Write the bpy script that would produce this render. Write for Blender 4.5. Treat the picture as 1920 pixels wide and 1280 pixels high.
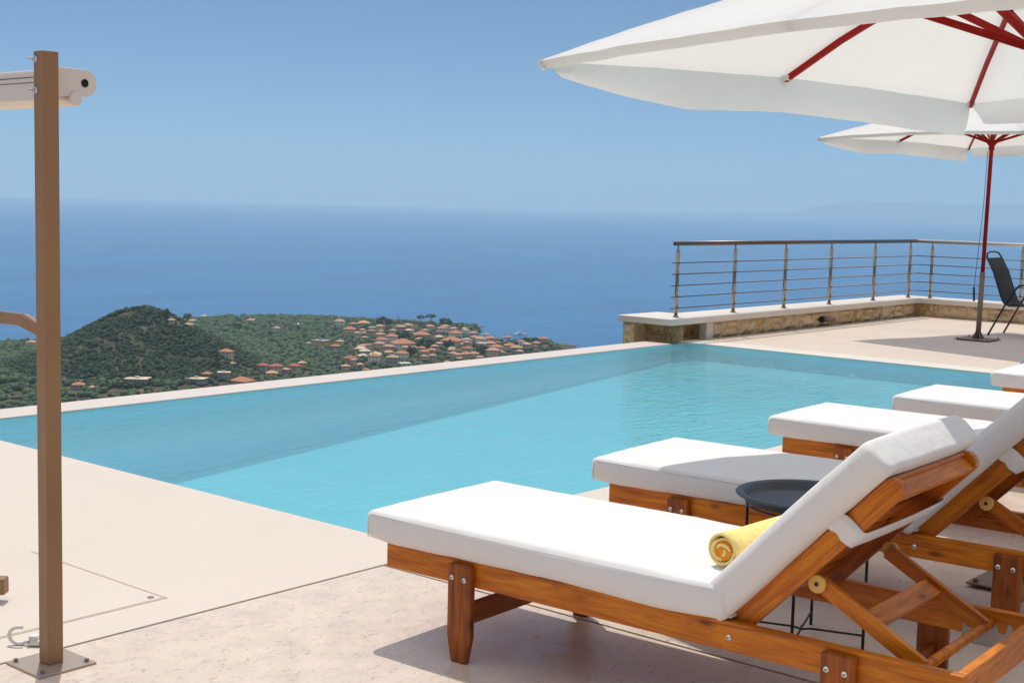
import bpy, bmesh, math, random
import numpy as np
from mathutils import Vector, Matrix, Euler, noise
PI = math.pi
R = math.radians
for o in list(bpy.data.objects): bpy.data.objects.remove(o)
scn = bpy.context.scene
COL = scn.collection
rng = random.Random(7)

# ------------------------------------------------------------------ camera
FPX, PITCH, ROLL, YAW, EYE = 2546.44, 0.101067, 0.0257612, 0.7019216, 1.5
fw = Vector((math.cos(PITCH)*math.cos(YAW), math.cos(PITCH)*math.sin(YAW), -math.sin(PITCH)))
rt = fw.cross(Vector((0, 0, 1))).normalized(); up = rt.cross(fw)
cr = rt*math.cos(ROLL) + up*math.sin(ROLL); cu = -rt*math.sin(ROLL) + up*math.cos(ROLL)
cam_d = bpy.data.cameras.new("camera"); cam = bpy.data.objects.new("camera", cam_d); COL.objects.link(cam)
cam_d.sensor_width = 36; cam_d.lens = FPX/1920*36; cam_d.clip_start = 0.05; cam_d.clip_end = 400000
cam.matrix_world = Matrix(((cr.x, cu.x, -fw.x, 0), (cr.y, cu.y, -fw.y, 0), (cr.z, cu.z, -fw.z, EYE), (0, 0, 0, 1)))
scn.camera = cam
def ray(px, py): return fw + cr*((px-960)/FPX) - cu*((py-640)/FPX)
def at(px, py, z):                     # where the sight line of a photo pixel meets the height z
    d = ray(px, py); t = (z-EYE)/d.z
    return Vector((d.x*t, d.y*t, z))

# ------------------------------------------------------------------ light
SUN = Vector((0.27, 0.385, 1)).normalized()      # towards the sun
w = bpy.data.worlds.new("World"); scn.world = w; w.use_nodes = True
nt = w.node_tree; nt.nodes.clear()
out = nt.nodes.new("ShaderNodeOutputWorld"); bg = nt.nodes.new("ShaderNodeBackground")
sky = nt.nodes.new("ShaderNodeTexSky"); sky.sky_type = 'NISHITA'; sky.sun_disc = False
sky.sun_elevation = math.asin(SUN.z); sky.sun_rotation = math.atan2(SUN.x, SUN.y)
sky.altitude = 150; sky.air_density = 1.0; sky.dust_density = 0.25; sky.ozone_density = 5.0
tc = nt.nodes.new("ShaderNodeTexCoord"); sp = nt.nodes.new("ShaderNodeSeparateXYZ"); cb = nt.nodes.new("ShaderNodeCombineXYZ")
mx = nt.nodes.new("ShaderNodeMath"); mx.operation = 'MAXIMUM'; mx.inputs[1].default_value = 0.03
L = nt.links
L.new(tc.outputs['Generated'], sp.inputs[0]); L.new(sp.outputs[0], cb.inputs[0]); L.new(sp.outputs[1], cb.inputs[1])
ma = nt.nodes.new("ShaderNodeMath"); ma.operation = 'MULTIPLY_ADD'; ma.inputs[1].default_value = 2.2; ma.inputs[2].default_value = 0.045
L.new(sp.outputs[2], ma.inputs[0]); L.new(ma.outputs[0], mx.inputs[0]); L.new(mx.outputs[0], cb.inputs[2]); L.new(cb.outputs[0], sky.inputs[0])
tn = nt.nodes.new("ShaderNodeMix"); tn.data_type = 'RGBA'; tn.blend_type = 'MULTIPLY'; tn.inputs[0].default_value = 1; tn.inputs[7].default_value = (0.84, 0.955, 0.95, 1)
L.new(sky.outputs[0], tn.inputs[6])
# brighter sky added high overhead, out of view, to lift the shade
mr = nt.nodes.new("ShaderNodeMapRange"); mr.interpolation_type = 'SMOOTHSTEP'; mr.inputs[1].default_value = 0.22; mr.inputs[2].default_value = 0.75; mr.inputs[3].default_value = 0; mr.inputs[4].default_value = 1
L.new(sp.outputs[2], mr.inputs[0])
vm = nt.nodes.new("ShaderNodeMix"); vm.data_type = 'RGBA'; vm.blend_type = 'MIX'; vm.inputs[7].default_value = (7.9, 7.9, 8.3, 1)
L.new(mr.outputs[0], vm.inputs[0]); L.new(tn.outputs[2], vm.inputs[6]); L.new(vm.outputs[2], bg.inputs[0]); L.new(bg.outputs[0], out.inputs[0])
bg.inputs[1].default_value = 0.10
sd = bpy.data.lights.new("sun", 'SUN'); sd.energy = 2.95; sd.angle = R(0.53); sd.color = (1, 0.955, 0.88)
so = bpy.data.objects.new("sun", sd); COL.objects.link(so)
so.rotation_euler = SUN.to_track_quat('Z', 'Y').to_euler(); so.location = (0, 0, 50)
scn.view_settings.view_transform = 'Standard'; scn.view_settings.look = 'None'
scn.view_settings.exposure = 0.0; scn.view_settings.gamma = 1
scn.render.engine = 'CYCLES'
try:
    scn.cycles.use_denoising = True; scn.cycles.denoiser = 'OPENIMAGEDENOISE'
except Exception: pass
scn.cycles.max_bounces = 8; scn.cycles.transparent_max_bounces = 12; scn.cycles.volume_bounces = 1
scn.cycles.caustics_reflective = False; scn.cycles.sample_clamp_indirect = 6

# ------------------------------------------------------------------ materials
def mat(name, col=(.5, .5, .5), rough=.5, metal=0, spec=.5):
    m = bpy.data.materials.new(name); m.use_nodes = True
    b = m.node_tree.nodes['Principled BSDF']
    b.inputs['Base Color'].default_value = (*col, 1); b.inputs['Roughness'].default_value = rough
    b.inputs['Metallic'].default_value = metal; b.inputs['Specular IOR Level'].default_value = spec
    return m
class NT:
    def __init__(s, m): s.m = m; s.t = m.node_tree; s.b = s.t.nodes.get('Principled BSDF')
    def n(s, typ, **k):
        x = s.t.nodes.new(typ)
        for a, v in k.items():
            if a[0] == 'i' and a[1:].isdigit(): x.inputs[int(a[1:])].default_value = v
            elif hasattr(x, a): setattr(x, a, v)
            else: x.inputs[a.replace('_', ' ')].default_value = v
        return x
    def l(s, a, b): s.t.links.new(a, b)
    def coords(s, scale=(1, 1, 1), kind='Object', rand=False):
        c = s.n('ShaderNodeTexCoord'); mp = s.n('ShaderNodeMapping'); mp.inputs['Scale'].default_value = scale
        s.l(c.outputs[kind], mp.inputs[0])
        if rand:
            oi = s.n('ShaderNodeObjectInfo'); v = s.n('ShaderNodeVectorMath', operation='SCALE')
            v.inputs[0].default_value = (13, 7, 5); s.l(oi.outputs['Random'], v.inputs['Scale'])
            s.l(v.outputs[0], mp.inputs['Location'])
        return mp.outputs[0]
    def noise(s, vec, scale, detail=4, rough=.55, dist=0):
        x = s.n('ShaderNodeTexNoise'); x.inputs['Scale'].default_value = scale; x.inputs['Detail'].default_value = detail
        x.inputs['Roughness'].default_value = rough; x.inputs['Distortion'].default_value = dist
        s.l(vec, x.inputs['Vector']); return x.outputs['Fac']
    def ramp(s, fac, stops):
        x = s.n('ShaderNodeValToRGB'); e = x.color_ramp.elements
        while len(e) < len(stops): e.new(.5)
        for i, (p, c) in enumerate(stops): e[i].position = p; e[i].color = (*c, 1) if len(c) == 3 else c
        s.l(fac, x.inputs[0]); return x.outputs[0]
    def mix(s, f, a, b, blend='MIX'):
        x = s.n('ShaderNodeMix', data_type='RGBA', blend_type=blend)
        if isinstance(f, (int, float)): x.inputs[0].default_value = f
        else: s.l(f, x.inputs[0])
        for i, v in ((6, a), (7, b)):
            if isinstance(v, tuple): x.inputs[i].default_value = (*v, 1)
            else: s.l(v, x.inputs[i])
        return x.outputs[2]
    def bump(s, h, strength=.3, dist=.01, normal=None):
        x = s.n('ShaderNodeBump'); x.inputs['Strength'].default_value = strength; x.inputs['Distance'].default_value = dist
        s.l(h, x.inputs['Height'])
        if normal: s.l(normal, x.inputs['Normal'])
        return x.outputs[0]
    def math(s, op, a, b=None):
        x = s.n('ShaderNodeMath', operation=op)
        for i, v in ((0, a), (1, b)):
            if v is None: continue
            if isinstance(v, (int, float)): x.inputs[i].default_value = v
            else: s.l(v, x.inputs[i])
        return x.outputs[0]

def wood(name, c0, c1, c2, rough=.38):
    m = mat(name, c1, rough); k = NT(m)
    v = k.coords((1.6, 16, 16), rand=True); n1 = k.noise(v, 2.2, 6, .6, .8)
    v2 = k.coords((9, 150, 150), rand=True); n2 = k.noise(v2, 1.5, 3, .6)
    c = k.ramp(n1, [(.28, c0), (.5, c1), (.7, c2)])
    c = k.mix(.35, c, k.ramp(n2, [(.35, (.35, .35, .35)), (.6, (1, 1, 1))]), 'MULTIPLY')
    vk = k.coords((5, 13, 13), rand=True); vo = k.n('ShaderNodeTexVoronoi'); vo.inputs['Scale'].default_value = 1.0
    k.l(vk, vo.inputs['Vector'])
    kn = k.ramp(vo.outputs['Distance'], [(.05, (0.10, .035, .01)), (.2, (1, 1, 1))])
    c = k.mix(.8, c, kn, 'MULTIPLY')
    oi = k.n('ShaderNodeObjectInfo')
    c = k.mix(.6, c, k.ramp(oi.outputs['Random'], [(0, (.55, .46, .40)), (1, (1, 1, 1))]), 'MULTIPLY')
    k.l(c, k.b.inputs['Base Color'])
    k.l(k.bump(n2, .12, .003), k.b.inputs['Normal'])
    k.b.inputs['Specular IOR Level'].default_value = .35; k.b.inputs['Coat Weight'].default_value = .05; k.b.inputs['Coat Roughness'].default_value = .25
    return m
M = {}
M['wood'] = wood('oiled_pine', (.35, .078, .004), (.67, .19, .006), (.82, .295, .012))
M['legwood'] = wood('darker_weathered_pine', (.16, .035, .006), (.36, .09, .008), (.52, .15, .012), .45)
M['redwood'] = wood('red_stained_wood', (.26, .004, .002), (.36, .006, .003), (.45, .014, .005), .6)
M['redwood'].node_tree.nodes['Principled BSDF'].inputs['Coat Weight'].default_value = 0
M['redwood'].node_tree.nodes['Principled BSDF'].inputs['Specular IOR Level'].default_value = .2

def cloth(name, col, trans=0.0, tcol=None, wr=.25, scale=3.5):
    m = mat(name, col, .85, spec=.15); k = NT(m)
    v = k.coords((1, 1, 1)); n1 = k.noise(v, scale, 3, .5, .6); n2 = k.noise(v, 900, 1, .5)
    nb = k.bump(n1, wr, .03); nb = k.bump(n2, .04, .001, nb)
    k.l(nb, k.b.inputs['Normal'])
    n3 = k.noise(v, 2.0, 4, .6)
    k.l(k.mix(.5, (*col,), k.ramp(n3, [(.3, tuple(c*.93 for c in col)), (.7, col)])), k.b.inputs['Base Color'])
    k.b.inputs['Sheen Weight'].default_value = .1
    if trans:
        t = k.n('ShaderNodeBsdfTranslucent'); t.inputs[0].default_value = (*(tcol or col), 1); k.l(nb, t.inputs['Normal'])
        ms = k.n('ShaderNodeMixShader'); ms.inputs[0].default_value = trans
        o = k.t.nodes['Material Output']
        k.l(k.b.outputs[0], ms.inputs[1]); k.l(t.outputs[0], ms.inputs[2]); k.l(ms.outputs[0], o.inputs[0])
    return m
M['mattress'] = cloth('white_mattress_fabric', (.775, .76, .755), wr=.45, scale=5)
M['canopy'] = cloth('cream_canopy_fabric', (.88, .88, .87), .36, (.86, .87, .84), wr=.35, scale=5)
M['towel'] = cloth('yellow_towelling', (.95, .74, .27), wr=.3, scale=40)
M['towel_in'] = cloth('yellow_towelling_folds', (.88, .30, .02), wr=.4, scale=50)
M['steel'] = mat('brushed_steel', (.36, .29, .22), .3, 1)
M['bar'] = mat('thin_bar_steel', (.12, .10, .085), .35, .8)
M['shaded_rail'] = mat('shaded_handrail_metal', (.16, .12, .10), .3, 1)  # handrail steel with the shade of its first run put into the colour
M['zinc'] = mat('zinc_bolt', (.72, .72, .74), .28, 1)
M['black'] = mat('black_powder_coat', (.012, .012, .013), .4)
M['traymetal'] = mat('slate_grey_powder_coat', (.035, .045, .06), .42)
M['sling'] = mat('charcoal_sling_fabric', (.035, .033, .035), .8)
M['rust'] = mat('brown_grey_steel', (.22, .17, .135), .5, .1)
M['greymetal'] = mat('dull_galvanised_plate', (.42, .41, .40), .5, .2)
M['brass'] = mat('pale_yellow_wood_disc', (.72, .45, .12), .5)
M['blackhole'] = mat('dark_hollow', (.006, .006, .007), .8)
M['plastic'] = mat('white_plastic', (.74, .70, .66), .4)
m = M['post'] = mat('brown_painted_post', (.30, .165, .075), .42); k = NT(m)
k.l(k.mix(.5, (.30, .165, .075), k.ramp(k.noise(k.coords((1, 1, .3)), 9, 4), [(.3, (.25, .13, .055)), (.7, (.35, .195, .095))])), k.b.inputs['Base Color'])
M['aluminium'] = mat('off_white_coated_aluminium', (.78, .71, .64), .38, .1)
M['slot'] = mat('dark_slot', (.10, .07, .05), .6)

def stone(name, c0, c1, pit=1.0, rough=.42, sc=1.0):
    m = mat(name, c1, rough); k = NT(m)
    v = k.coords((1, 1, 1), kind='Object')
    big = k.noise(v, 1.1*sc, 5, .6, .5); mid = k.noise(v, 7*sc, 6, .65, .4); fine = k.noise(v, 60, 4, .6)
    c = k.ramp(big, [(.3, c0), (.65, c1)])
    c = k.mix(.02+.12*pit, c, k.ramp(mid, [(.35, tuple(x*.85 for x in c0)), (.6, (1, .98, .95))]), 'MULTIPLY')
    vp = k.coords((1, 1.7, 1), kind='Object')
    pm = k.noise(vp, 26, 5, .7, 1.2); pits = k.ramp(pm, [(.30, (0, 0, 0)), (.40, (1, 1, 1))])
    lay = k.noise(k.coords((.8, 2.2, 1)), 3.2, 3, .5, 2.5); seam = k.ramp(k.math('ABSOLUTE', k.math('SUBTRACT', lay, .5)), [(.0, (.0, .0, .0)), (.012, (1, 1, 1))])
    if pit > .3:
        c = k.mix(.17*pit, c, k.mix(1, pits, (.55, .42, .32), 'ADD'), 'MULTIPLY')
        c = k.mix(.15*pit, c, k.mix(1, seam, (.5, .36, .26), 'ADD'), 'MULTIPLY')
    k.l(c, k.b.inputs['Base Color'])
    nb = k.bump(mid, .10*pit, .02); nb = k.bump(pits, .6*pit, .006, nb); nb = k.bump(seam, .16*pit, .005, nb); nb = k.bump(fine, .08, .002, nb)
    k.l(nb, k.b.inputs['Normal'])
    k.l(k.ramp(mid, [(.3, (rough-.12*pit,)*3), (.7, (rough+.14*pit,)*3)]), k.b.inputs['Roughness'])
    return m
M['deck'] = stone('stamped_travertine', (.59, .505, .43), (.62, .535, .46), 0.9, .34)
M['smooth'] = stone('smooth_cream_stone', (.645, .562, .478), (.665, .582, .497), .05, .5)
M['coping'] = stone('pale_limestone_coping', (.68, .62, .54), (.73, .67, .59), .1, .5)
M['edge'] = stone('pinkish_edge_stone', (.60, .52, .47), (.65, .575, .52), .15, .5)
M['terrace'] = stone('terrace_slabs', (.62, .505, .41), (.67, .56, .465), .2, .5)
M['grout'] = mat('brown_joint', (.17, .09, .04), .9)
m = M['rubble'] = mat('golden_rough_stone', (.5, .36, .2), .85); k = NT(m)
v = k.coords(); g = k.n('ShaderNodeNewGeometry')
isl = k.ramp(g.outputs['Random Per Island'], [(0, (.84, .60, .31)), (.35, (.90, .74, .48)), (.7, (.80, .62, .38)), (1, (.90, .70, .42))])
st = k.ramp(k.noise(v, 9, 5, .6, .8), [(.33, (.42, .26, .12)), (.52, (1, 1, 1)), (.75, (1.0, .95, .85))])
k.l(k.mix(.75, isl, st, 'MULTIPLY'), k.b.inputs['Base Color'])
k.l(k.bump(k.noise(v, 30, 6, .75, .5), .9, .02), k.b.inputs['Normal'])
M['poolwall'] = mat('pool_tiles', (.42, .82, .96), .4)
m = M['poolfloor'] = mat('pool_floor_tiles', (.36, .62, .62), .4); k = NT(m)
v = k.coords(); n1 = k.noise(v, .9, 3); vo = k.n('ShaderNodeTexVoronoi', feature='SMOOTH_F1'); vo.inputs['Scale'].default_value = 4.5
dn = k.n('ShaderNodeTexNoise'); dn.inputs['Scale'].default_value = 3; k.l(v, dn.inputs['Vector'])
k.l(k.mix(.25, v, dn.outputs['Color']), vo.inputs['Vector'])
k.l(k.mix(.6, k.ramp(n1, [(.3, (.36, .73, .78)), (.7, (.42, .79, .82))]), k.ramp(vo.outputs['Distance'], [(.1, (.92, .95, .95)), (.6, (1, 1, 1))]), 'MULTIPLY'), k.b.inputs['Base Color'])

m = M['water'] = bpy.data.materials.new('pool_water'); m.use_nodes = True; m.node_tree.nodes.remove(m.node_tree.nodes['Principled BSDF']); k = NT(m)
v = k.coords((.55, 1.3, 1)); v.node.inputs['Rotation'].default_value = (0, 0, PI/2-YAW); a = k.noise(v, 4.5, 4, .6, .8); b = k.noise(v, 19, 3, .55, .5)
c_ = k.noise(k.coords((1, 1, 1)), 70, 2, .5)
nb = k.bump(a, .55, .020); nb = k.bump(b, .85, .0085, nb); nb = k.bump(c_, .5, .0018, nb)
tr = k.n('ShaderNodeBsdfTransparent'); tr.inputs[0].default_value = (.64, .93, .975, 1)
gl = k.n('ShaderNodeBsdfGlossy'); gl.inputs['Roughness'].default_value = .03; k.l(nb, gl.inputs['Normal'])
fr = k.n('ShaderNodeFresnel'); fr.inputs[0].default_value = 1.36; k.l(nb, fr.inputs['Normal'])
ms = k.n('ShaderNodeMixShader'); df = k.n('ShaderNodeBsdfDiffuse'); df.inputs[0].default_value = (.30, .80, .93, 1); m2 = k.n('ShaderNodeMixShader'); m2.inputs[0].default_value = .28
k.l(tr.outputs[0], m2.inputs[1]); k.l(df.outputs[0], m2.inputs[2]); k.l(fr.outputs[0], ms.inputs[0]); k.l(m2.outputs[0], ms.inputs[1]); k.l(gl.outputs[0], ms.inputs[2])
k.l(ms.outputs[0], k.t.nodes['Material Output'].inputs[0])
m = M['sea'] = mat('sea_water', (.004, .12, .29), .25); k = NT(m)
v = k.coords((1, 1, 1)); n1 = k.noise(v, .05, 5, .65); n2 = k.noise(k.coords((.5, 1.6, 1)), .0035, 9, .78, .6)
k.l(k.bump(n1, .8, 3.0), k.b.inputs['Normal'])
k.l(k.mix(k.ramp(n2, [(.38, (0, 0, 0)), (.62, (1, 1, 1))]), (.0, .085, .245), (.002, .145, .35)), k.b.inputs['Base Color'])
m = M['land'] = mat('scrub_and_soil', (.1, .12, .05), .95, spec=.1); k = NT(m)
v = k.coords(); n1 = k.noise(v, .045, 7, .8, .3); n2 = k.noise(v, .2, 6, .75)
c = k.ramp(n1, [(.36, (.04, .058, .032)), (.48, (.075, .075, .045)), (.63, (.20, .14, .09)), (.73, (.44, .33, .24))])
k.l(k.mix(.6, c, k.ramp(n2, [(.35, (.35, .4, .35)), (.65, (1.1, 1.0, .9))]), 'MULTIPLY'), k.b.inputs['Base Color'])
def leaf(name, stops):
    m = mat(name, stops[0], .9, spec=.1); k = NT(m); g = k.n('ShaderNodeNewGeometry'); n = len(stops)
    c = k.ramp(g.outputs['Random Per Island'], [(i/(n-1), s) for i, s in enumerate(stops)])
    k.l(k.mix(.6, c, k.ramp(k.noise(k.coords(), .4, 5, .7), [(.3, (.5, .55, .5)), (.7, (1.15, 1.1, 1))]), 'MULTIPLY'), k.b.inputs['Base Color'])
    return m
M['olive'] = leaf('olive_foliage', [(.058, .10, .060), (.082, .13, .072), (.11, .155, .085), (.075, .11, .08)])
M['pine'] = leaf('dark_pine_foliage', [(.024, .050, .036), (.042, .072, .042), (.075, .092, .05), (.034, .06, .045)])
M['trunk'] = mat('bark', (.12, .08, .05), .9)
M['mountain'] = mat('far_mountain', (.12, .15, .12), .95, spec=.05)
M['rock'] = mat('shore_rock', (.22, .16, .12), .9)

# ------------------------------------------------------------------ mesh helpers
class MB:
    def __init__(s): s.v = []; s.f = []; s.mi = []
    def add(s, vs, fs, mi=0):
        o = len(s.v); s.v += [tuple(x) for x in vs]; s.f += [tuple(i+o for i in f) for f in fs]; s.mi += [mi]*len(fs)
    def box(s, lo, hi, mi=0, xf=None):
        x0, y0, z0 = lo; x1, y1, z1 = hi
        vs = [(x0, y0, z0), (x1, y0, z0), (x1, y1, z0), (x0, y1, z0), (x0, y0, z1), (x1, y0, z1), (x1, y1, z1), (x0, y1, z1)]
        if xf: vs = [xf @ Vector(p) for p in vs]
        s.add(vs, [(0, 3, 2, 1), (4, 5, 6, 7), (0, 1, 5, 4), (1, 2, 6, 5), (2, 3, 7, 6), (3, 0, 4, 7)], mi)
    def tube(s, pts, r, n=12, mi=0, cap=True):
        pts = [Vector(p) for p in pts]; rs = r if isinstance(r, (list, tuple)) else [r]*len(pts)
        o = len(s.v); prev = None
        for i, p in enumerate(pts):
            t = (pts[min(i+1, len(pts)-1)] - pts[max(i-1, 0)]).normalized()
            if prev is None:
                a = Vector((0, 0, 1)) if abs(t.z) < .9 else Vector((1, 0, 0)); u = t.cross(a).normalized()
            else: u = (prev - t*prev.dot(t)).normalized()
            prev = u; w_ = t.cross(u)
            for j in range(n):
                q = p + (u*math.cos(2*PI*j/n) + w_*math.sin(2*PI*j/n))*rs[i]; s.v.append(tuple(q))
        for i in range(len(pts)-1):
            for j in range(n):
                a = o+i*n+j; b = o+i*n+(j+1) % n; s.f.append((a, b, b+n, a+n)); s.mi.append(mi)
        if cap:
            s.f.append(tuple(o+j for j in reversed(range(n)))); s.mi.append(mi)
            e = o+(len(pts)-1)*n; s.f.append(tuple(e+j for j in range(n))); s.mi.append(mi)
    def lathe(s, prof, n=24, c=(0, 0, 0), mi=0):
        o = len(s.v)
        for r, z in prof:
            for j in range(n): s.v.append((c[0]+r*math.cos(2*PI*j/n), c[1]+r*math.sin(2*PI*j/n), c[2]+z))
        for i in range(len(prof)-1):
            for j in range(n):
                a = o+i*n+j; b = o+i*n+(j+1) % n; s.f.append((a, b, b+n, a+n)); s.mi.append(mi)
    def build(s, name, mats, parent=None, bevel=0, smooth=False, seg=2, mw=None):
        me = bpy.data.meshes.new(name); me.from_pydata(s.v, [], s.f)
        mats = mats if isinstance(mats, (list, tuple)) else [mats]
        for m in mats: me.materials.append(M[m] if isinstance(m, str) else m)
        for p, i in zip(me.polygons, s.mi): p.material_index = i; p.use_smooth = smooth
        me.update()
        o = bpy.data.objects.new(name, me); COL.objects.link(o)
        if mw is not None: o.matrix_world = mw
        if parent: o.parent = parent
        if bevel:
            b = o.modifiers.new('bevel', 'BEVEL'); b.width = bevel; b.segments = seg; b.limit_method = 'ANGLE'; b.angle_limit = R(40)
        return o
def struct(o, kind='structure'): o['kind'] = kind; return o
def tag(o, label, cat, group=None):
    o['label'] = label; o['category'] = cat
    if group: o['group'] = group
    return o
def thing(name, label, cat, loc=(0, 0, 0), rz=0, group=None):
    o = bpy.data.objects.new(name, None); COL.objects.link(o); o.location = loc; o.rotation_euler = (0, 0, rz); o.empty_display_size = .2
    return tag(o, label, cat, group)
def copy_tree(o, parent=None):
    c = o.copy(); COL.objects.link(c); c.parent = parent
    for ch in list(o.children): copy_tree(ch, c)
    return c
def board(name, parent, p0, p1, wdt, thk, side, m='wood', bevel=.003, roundend=0, taper=None):
    """a board whose own x axis runs along its length p0->p1; `side` is the direction of its thickness"""
    p0 = Vector(p0); p1 = Vector(p1); x = (p1-p0); ln = x.length; x.normalize()
    y = Vector(side).normalized(); y = (y - x*y.dot(x)).normalized(); z = x.cross(y)
    b = MB()
    if roundend:
        prof = [(0, -wdt/2)]; nseg = 8
        for i in range(nseg+1):
            a = -PI/2 + PI*i/nseg; prof.append((ln-wdt/2*roundend+math.cos(a)*wdt/2*roundend, math.sin(a)*wdt/2))
        prof.append((0, wdt/2)); n = len(prof)
        b.add([(u, -thk/2, v) for u, v in prof]+[(u, thk/2, v) for u, v in prof],
              [tuple(range(n)), tuple(range(2*n-1, n-1, -1))]+[(i, i+n, (i+1) % n+n, (i+1) % n) for i in range(n)])
    elif taper:
        tl, tw = taper; h = wdt/2
        prof = [(0, -tw/2), (tl, -h), (ln, -h), (ln, h), (tl, h), (0, tw/2)]; n = 6
        b.add([(u, -thk/2, v) for u, v in prof]+[(u, thk/2, v) for u, v in prof],
              [tuple(range(n)), tuple(range(2*n-1, n-1, -1))]+[(i, i+n, (i+1) % n+n, (i+1) % n) for i in range(n)])
    else: b.box((0, -thk/2, -wdt/2), (ln, thk/2, wdt/2))
    mw = Matrix(((x.x, y.x, z.x, p0.x), (x.y, y.y, z.y, p0.y), (x.z, y.z, z.z, p0.z), (0, 0, 0, 1)))
    return b.build(name, m, parent, bevel=bevel, mw=mw)

# ------------------------------------------------------------------ the far setting: sea, land, mountains, haze
SEA = -150.0
b = MB(); S = 34000; n = 256
b.add([(S*math.cos(2*PI*i/n), S*math.sin(2*PI*i/n), SEA) for i in range(n)], [tuple(range(n))])
struct(b.build('sea', 'sea'))
coast_px = [(-420, 664), (-200, 654), (-60, 648), (60, 643), (130, 640), (230, 622), (330, 604), (420, 597), (540, 596), (640, 599), (700, 604), (770, 607), (830, 611),
            (896, 614), (905, 622), (890, 632), (915, 641), (945, 644), (975, 642), (1005, 640), (1035, 643), (1052, 652), (1060, 668), (1085, 690), (1170, 740)]
poly = [tuple(at(x, y, SEA)[:2]) for x, y in coast_px]
poly = [(-5200, 4200)] + poly + [(900, 300), (1200, -900), (2600, -4500), (-5200, -4500)]
P_ = np.array(poly); Q_ = np.roll(P_, -1, 0)
def coast_dist(xy):
    """distance to the shoreline, positive on land"""
    d = np.full(len(xy), 1e9); ins = np.zeros(len(xy), bool)
    for (x0, y0), (x1, y1) in zip(P_, Q_):
        ex, ey = x1-x0, y1-y0; t = np.clip(((xy[:, 0]-x0)*ex+(xy[:, 1]-y0)*ey)/(ex*ex+ey*ey), 0, 1)
        d = np.minimum(d, np.hypot(xy[:, 0]-x0-t*ex, xy[:, 1]-y0-t*ey))
        c = ((y0 > xy[:, 1]) != (y1 > xy[:, 1])) & (xy[:, 0] < (x1-x0)*(xy[:, 1]-y0)/(y1-y0+1e-12)+x0)
        ins ^= c
    return np.where(ins, d, -d)
HC = at(262, 700, SEA+8)[:2]
fwd2 = np.array([math.cos(YAW), math.sin(YAW)]); rt2 = np.array([math.sin(YAW), -math.cos(YAW)])
def fbm(x, y, s, seed=0):
    return np.array([noise.fractal(Vector((a*s+seed, b_*s, seed*1.7)), .9, 2.1, 4) for a, b_ in zip(x, y)])
def hill(xy):
    dx = xy - np.array(HC); ll = dx @ rt2; ff = dx @ fwd2
    ll = ll*np.where(ll < 0, 0.80, 1.05)
    r = np.hypot(ll/60, ff/88)
    h = 53*np.exp(-np.power(r, 1.7)*1.0) + 9*np.exp(-((ll-62)/45)**2-(ff/80)**2)
    return h
def height(xy):
    cd = coast_dist(xy); r = np.hypot(xy[:, 0], xy[:, 1])
    z = SEA + np.clip(cd*.16, -4, 3.0) + np.clip(cd*.012, 0, 6)
    z = z + hill(xy)*(cd > 0)
    slope = -7 - r*.205
    back = (xy @ fwd2) < 0
    slope = np.where(back, -7 + np.abs(xy @ fwd2)*.18, slope)
    return np.maximum(z, slope)
rs = np.concatenate([np.linspace(6, 700, 40), np.linspace(715, 2050, 260), np.linspace(2100, 6000, 24)])
azs = []
a = -PI
while a < PI:
    azs.append(a); rel = a - YAW
    a += R(.14) if -R(4) < rel < R(24) else R(3)
az = np.array(azs); NA = len(az); NR = len(rs)
RR, AA = np.meshgrid(rs, az, indexing='ij')
xy = np.stack([(RR*np.cos(AA)).ravel(), (RR*np.sin(AA)).ravel()], 1)
zz = height(xy)
near = (RR.ravel() > 700) & (RR.ravel() < 2050)
nz = np.zeros(len(zz)); idx = np.where(near & (coast_dist(xy) > 2))[0]
nz[idx] = fbm(xy[idx, 0], xy[idx, 1], .02, 3)*1.6 + fbm(xy[idx, 0], xy[idx, 1], .09, 9)*1.0*np.clip(hill(xy[idx])/12, .15, 2.5)
zz = zz + nz
co = np.column_stack([xy, zz])
ii, jj = np.meshgrid(np.arange(NR-1), np.arange(NA), indexing='ij')
a0 = ii*NA+jj; a1 = ii*NA+(jj+1) % NA
faces = np.stack([a0, a0+NA, a1+NA, a1], -1).reshape(-1, 4)
def np_mesh(name, co, faces, material, smooth=False):
    me = bpy.data.meshes.new(name); k_ = faces.shape[1]
    me.vertices.add(len(co)); me.vertices.foreach_set('co', co.astype(np.float32).ravel())
    me.loops.add(faces.size); me.loops.foreach_set('vertex_index', faces.astype(np.int32).ravel())
    me.polygons.add(len(faces)); me.polygons.foreach_set('loop_start', np.arange(0, faces.size, k_, dtype=np.int32))
    me.polygons.foreach_set('loop_total', np.full(len(faces), k_, np.int32)); me.update(); me.validate()
    me.polygons.foreach_set('use_smooth', np.full(len(faces), smooth)); me.materials.append(M[material])
    o = bpy.data.objects.new(name, me); COL.objects.link(o); return o
struct(np_mesh('ground', co, faces, 'land', True))

def ground_at(px, py):
    """first meeting of a sight line with the land"""
    d = ray(px, py); ts = np.arange(880, 1990, 4.0)/math.hypot(d.x, d.y)
    pts = np.stack([d.x*ts, d.y*ts], 1); zs = EYE + d.z*ts; h = height(pts)
    hit = np.where(zs <= h)[0]
    i = hit[0] if len(hit) else len(ts)-1
    return Vector((pts[i, 0], pts[i, 1], h[i]))

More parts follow.
